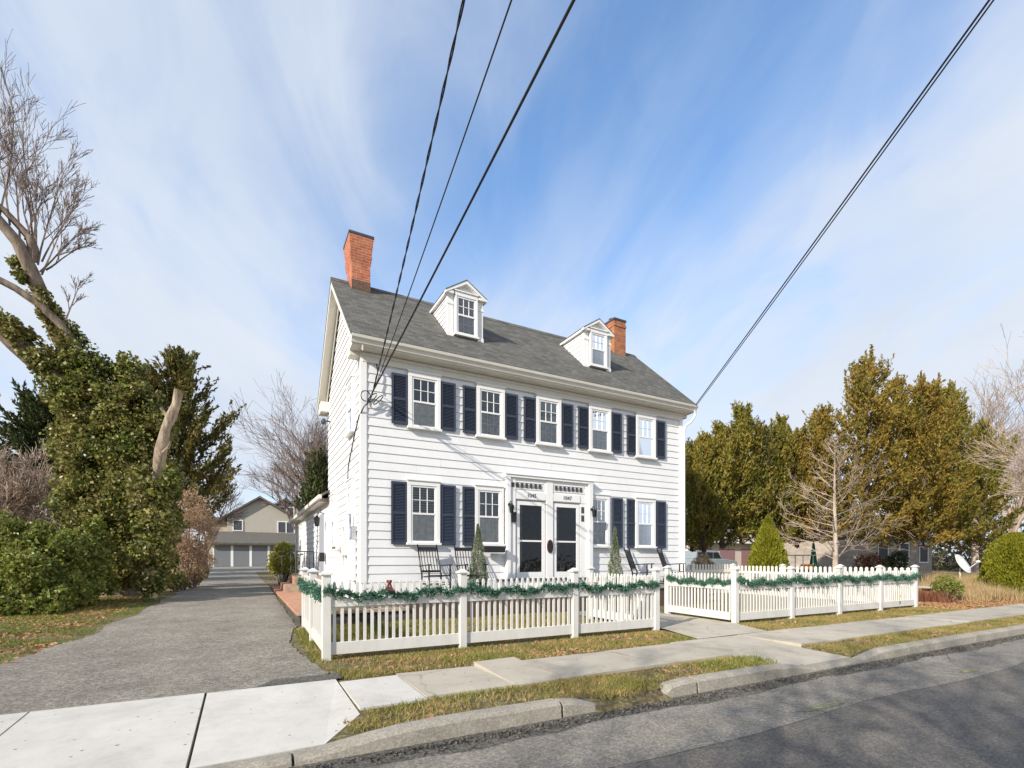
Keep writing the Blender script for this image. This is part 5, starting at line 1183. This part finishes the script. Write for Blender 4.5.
t = thing('stone_house', 'low pale stone house with white-framed windows behind the right cedars', 'house', ((xa+xb)/2, yw, gzb))
m = MB(); m.box(xa, xb, yw, yw+7, gzb-.2, 3.2); part('wall', m, m_brick('pale_stone', (0.42, 0.36, 0.30), (0.30, 0.26, 0.22), (0.4, 0.36, 0.3), 0.5, 0.2), t)
m = MB(); m.poly([(yw-.5, 3.2), (yw+7.5, 3.2), (yw+3.5, 4.9)], 'x', xa-.4, xb+.4); part('roof', m, M['greyroof'], t)
for q in (0.14, 0.46, 0.78): x = xa+(xb-xa)*q; simple_window(t, x, x+1.3, yw, 1.35, 2.75)
# parked car (grey-blue SUV), side on
b = base(708, 38); t = thing('parked_car', 'grey-blue four-wheel-drive car parked behind the rear fence', 'car', (b[0], b[1], b[2]))
cx, cy, cz = b
def side(pts, y0, y1): return MB().poly([(cx+u, cz+v) for u, v in pts], 'y', y0, y1)
m = side([(-2.2, .35), (2.15, .35), (2.25, .6), (2.2, .95), (1.2, 1.08), (0.75, 1.12), (-2.25, 1.12), (-2.28, .6)], cy-.9, cy+.9)
part('body', m, M['carblue'], t, bevel=0.05)
m = side([(-2.2, 1.121), (0.8, 1.121), (0.25, 1.68), (0.05, 1.74), (-2.0, 1.74), (-2.15, 1.66)], cy-.78, cy+.78); cb_ = part('cabin', m, M['carblue'], t, bevel=0.04)
for a, b_ in ((-2.02, -1.2), (-1.12, -.42), (-.34, .38)):
    m = side([(a, 1.18), (b_+(.12 if b_ > .3 else 0), 1.18), (b_-(.22 if b_ > .3 else 0), 1.62), (a, 1.62)], cy-.795, cy-.782); part('window', m, M['black'], cb_)
m = side([(0.84, 1.14), (.87, 1.14), (.32, 1.66), (.29, 1.66)], cy-.7, cy+.7); part('windscreen', m, M['black'], cb_)
for x in (-1.4, 1.4):
    for s in (-1, 1):
        k = MB().lathe((0, 0, 0), [(0.30, -.11), (0.37, -.09), (0.37, .09), (0.30, .11)], 18); k.v = [np.vstack(k.v)[:, [0, 2, 1]]+np.array([cx+x, cy+s*.84, cz+.37])]
        wh = part('wheel', k, M['tyre'], t, True)
        k = MB().lathe((0, 0, 0), [(0.22, -.125), (0.22, .125)], 12); k.v = [np.vstack(k.v)[:, [0, 2, 1]]+np.array([cx+x, cy+s*.84, cz+.37])]; part('rim', k, M['metal'], wh)
part('headlight', MB().box(cx+2.2, cx+2.27, cy-.8, cy-.55, cz+.72, cz+.9), M['ivory'], t); part('headlight', MB().box(cx+2.2, cx+2.27, cy+.55, cy+.8, cz+.72, cz+.9), M['ivory'], t)
# small yard things seen past the fences
b = base(709.5, 30); t = thing('mailbox_post', 'white post with white box in front of the parked car', 'mailbox', tuple(b))
part('post', MB().box(b[0]-.05, b[0]+.05, b[1]-.05, b[1]+.05, b[2]-.1, b[2]+.75), M['trim'], t); m = MB(); m.box(b[0]-.14, b[0]+.14, b[1]-.22, b[1]+.22, b[2]+.751, b[2]+1.1); part('box', m, M['trim'], t, bevel=.03)
b = base(813.5, 30); t = thing('patio_umbrella', 'closed green patio umbrella beyond the right fence', 'umbrella', tuple(b))
m = MB(); m.lathe((b[0], b[1], b[2]), [(0.03, 0), (0.03, 2.4), (0.01, 2.45)], 8); part('pole', m, M['trim'], t)
m = MB(); m.lathe((b[0], b[1], b[2]+.55), [(0.26, 0), (0.22, .3), (0.13, 1.1), (0.05, 1.75), (0.035, 1.8)], 10); part('canopy', m, M['green'], t)
b = base(799, 30); t = thing('yard_cart', 'small orange and dark utility cart with white roof beyond the fence', 'cart', tuple(b))
x, y, z = b
m = MB(); m.box(x-.5, x+.5, y-.6, y+.6, z+.35, z+.62); part('chassis', m, M['dark'], t, bevel=.03)
m = MB(); m.box(x-.45, x+.45, y-.62, y-.35, z+.64, z+.95); part('front_panel', m, M['orange'], t, bevel=.04)
m = MB(); m.box(x-.62, x+.62, y-.7, y+.7, z+1.45, z+1.53); part('canopy', m, M['trim'], t, bevel=.03)
m = MB()
for sx in (-.5, .5):
    for sy in (-.55, .55): m.tube([(x+sx, y+sy, z+.6), (x+sx, y+sy, z+1.46)], .03, 6)
part('frame', m, M['trim'], t)
for sx in (-.42, .42):
    for sy in (-.42, .42):
        k = MB().lathe((0, 0, 0), [(0.20, -.08), (0.23, -.05), (0.23, .05), (0.20, .08)], 14); k.v = [np.vstack(k.v)[:, [2, 0, 1]]+np.array([x+sx, y+sy, z+.22])]; part('wheel', k, M['tyre'], t, True)
# satellite dish on the lawn
b = base(960, 27); t = thing('satellite_dish', 'grey-white satellite dish on a short mast on the lawn beyond the right fence', 'satellite dish', tuple(b))
x, y, z = b
m = MB(); m.tube([(x, y, z), (x, y, z+.9)], .04, 8); m.tube([(x, y, z+.35), (x-.45, y-.5, z)], .025, 6); m.tube([(x, y, z+.35), (x+.45, y-.4, z)], .025, 6); part('mast', m, M['ivory'], t)
prof = [(0.001, 0), (0.2, .02), (0.4, .07), (0.58, .15), (0.57, .17), (0.38, .09), (0.2, .04), (0.001, .02)]
k = MB().lathe((0, 0, 0), prof, 20); V = np.vstack(k.v); ca, sa = math.cos(R(62)), math.sin(R(62))
k.v = [np.stack([V[:, 0], V[:, 1]*ca-V[:, 2]*sa, V[:, 1]*sa+V[:, 2]*ca], 1)+np.array([x, y, z+1.05])]; part('reflector', k, M['ivory'], t, True)
m = MB(); m.tube([(x, y-.1, z+.6), (x-.05, y-.75, z+1.2)], .02, 6); m.ell((x-.05, y-.78, z+1.24), (.07, .1, .07)); part('feed_arm', m, M['ivory'], t)
# stone bench
b = base(934, 17.5); t = thing('stone_bench', 'low pale stone bench among rusty stems right of the picket fence', 'bench', tuple(b)); x, y, z = b
part('seat', MB().box(x-.7, x+.7, y-.2, y+.2, z+.40, z+.47), M['oldcrete'], t, bevel=.01); part('leg', MB().box(x-.5, x-.38, y-.15, y+.15, z-.02, z+.398), M['paver'], t); part('leg', MB().box(x+.38, x+.5, y-.15, y+.15, z-.02, z+.398), M['paver'], t)
# painted utility marks on the asphalt
for i, (px, py, w_, h_, lb) in enumerate(((822, 707, .36, .05, 'faded long yellow utility mark on the street'), (970, 671, .22, .055, 'bright short yellow utility mark on the street'))):
    p = at(px, py, (CH)*F/(py-HY)); an = np.linspace(0, 2*math.pi, 22, endpoint=False); r = 1+rng.normal(size=22)*0.22
    z = 0.009 if p[1] > 2.7 else 0.006
    m = MB(); m.add([(p[0]+w_*math.cos(a)*k, p[1]+h_*math.sin(a)*k, z) for a, k in zip(an, r)], [tuple(range(22))])
    struct('road_marking', m, M['yellow'], lb)
# the bare street tree across the road, which throws branch shadows on the asphalt
b = np.array([-9.5, -3.9-2.2, 0.1]); t = thing('street_tree', 'large bare street tree standing across the road', 'tree', tuple(b), 'bare winter trees')
m = MB(); m.tube([b, b+np.array([.1, .1, 3.0]), b+np.array([.3, .4, 5])], [.32, .26, .2], 10); part('trunk', m, M['bark'], t, True)
m = MB()
for k in range(9):
    az = k*2.399; e = R(random.uniform(35, 70)); grow(m, b+np.array([.2, .3, 3+random.random()*2]), (math.cos(az)*math.cos(e), math.sin(az)*math.cos(e)+.15, math.sin(e)), random.uniform(3.2, 5), .13, 3, .08, .16, (4, 6), (20, 50), (.4, .65), None, 5, .014)
part('crown', m, M['twig'], t)
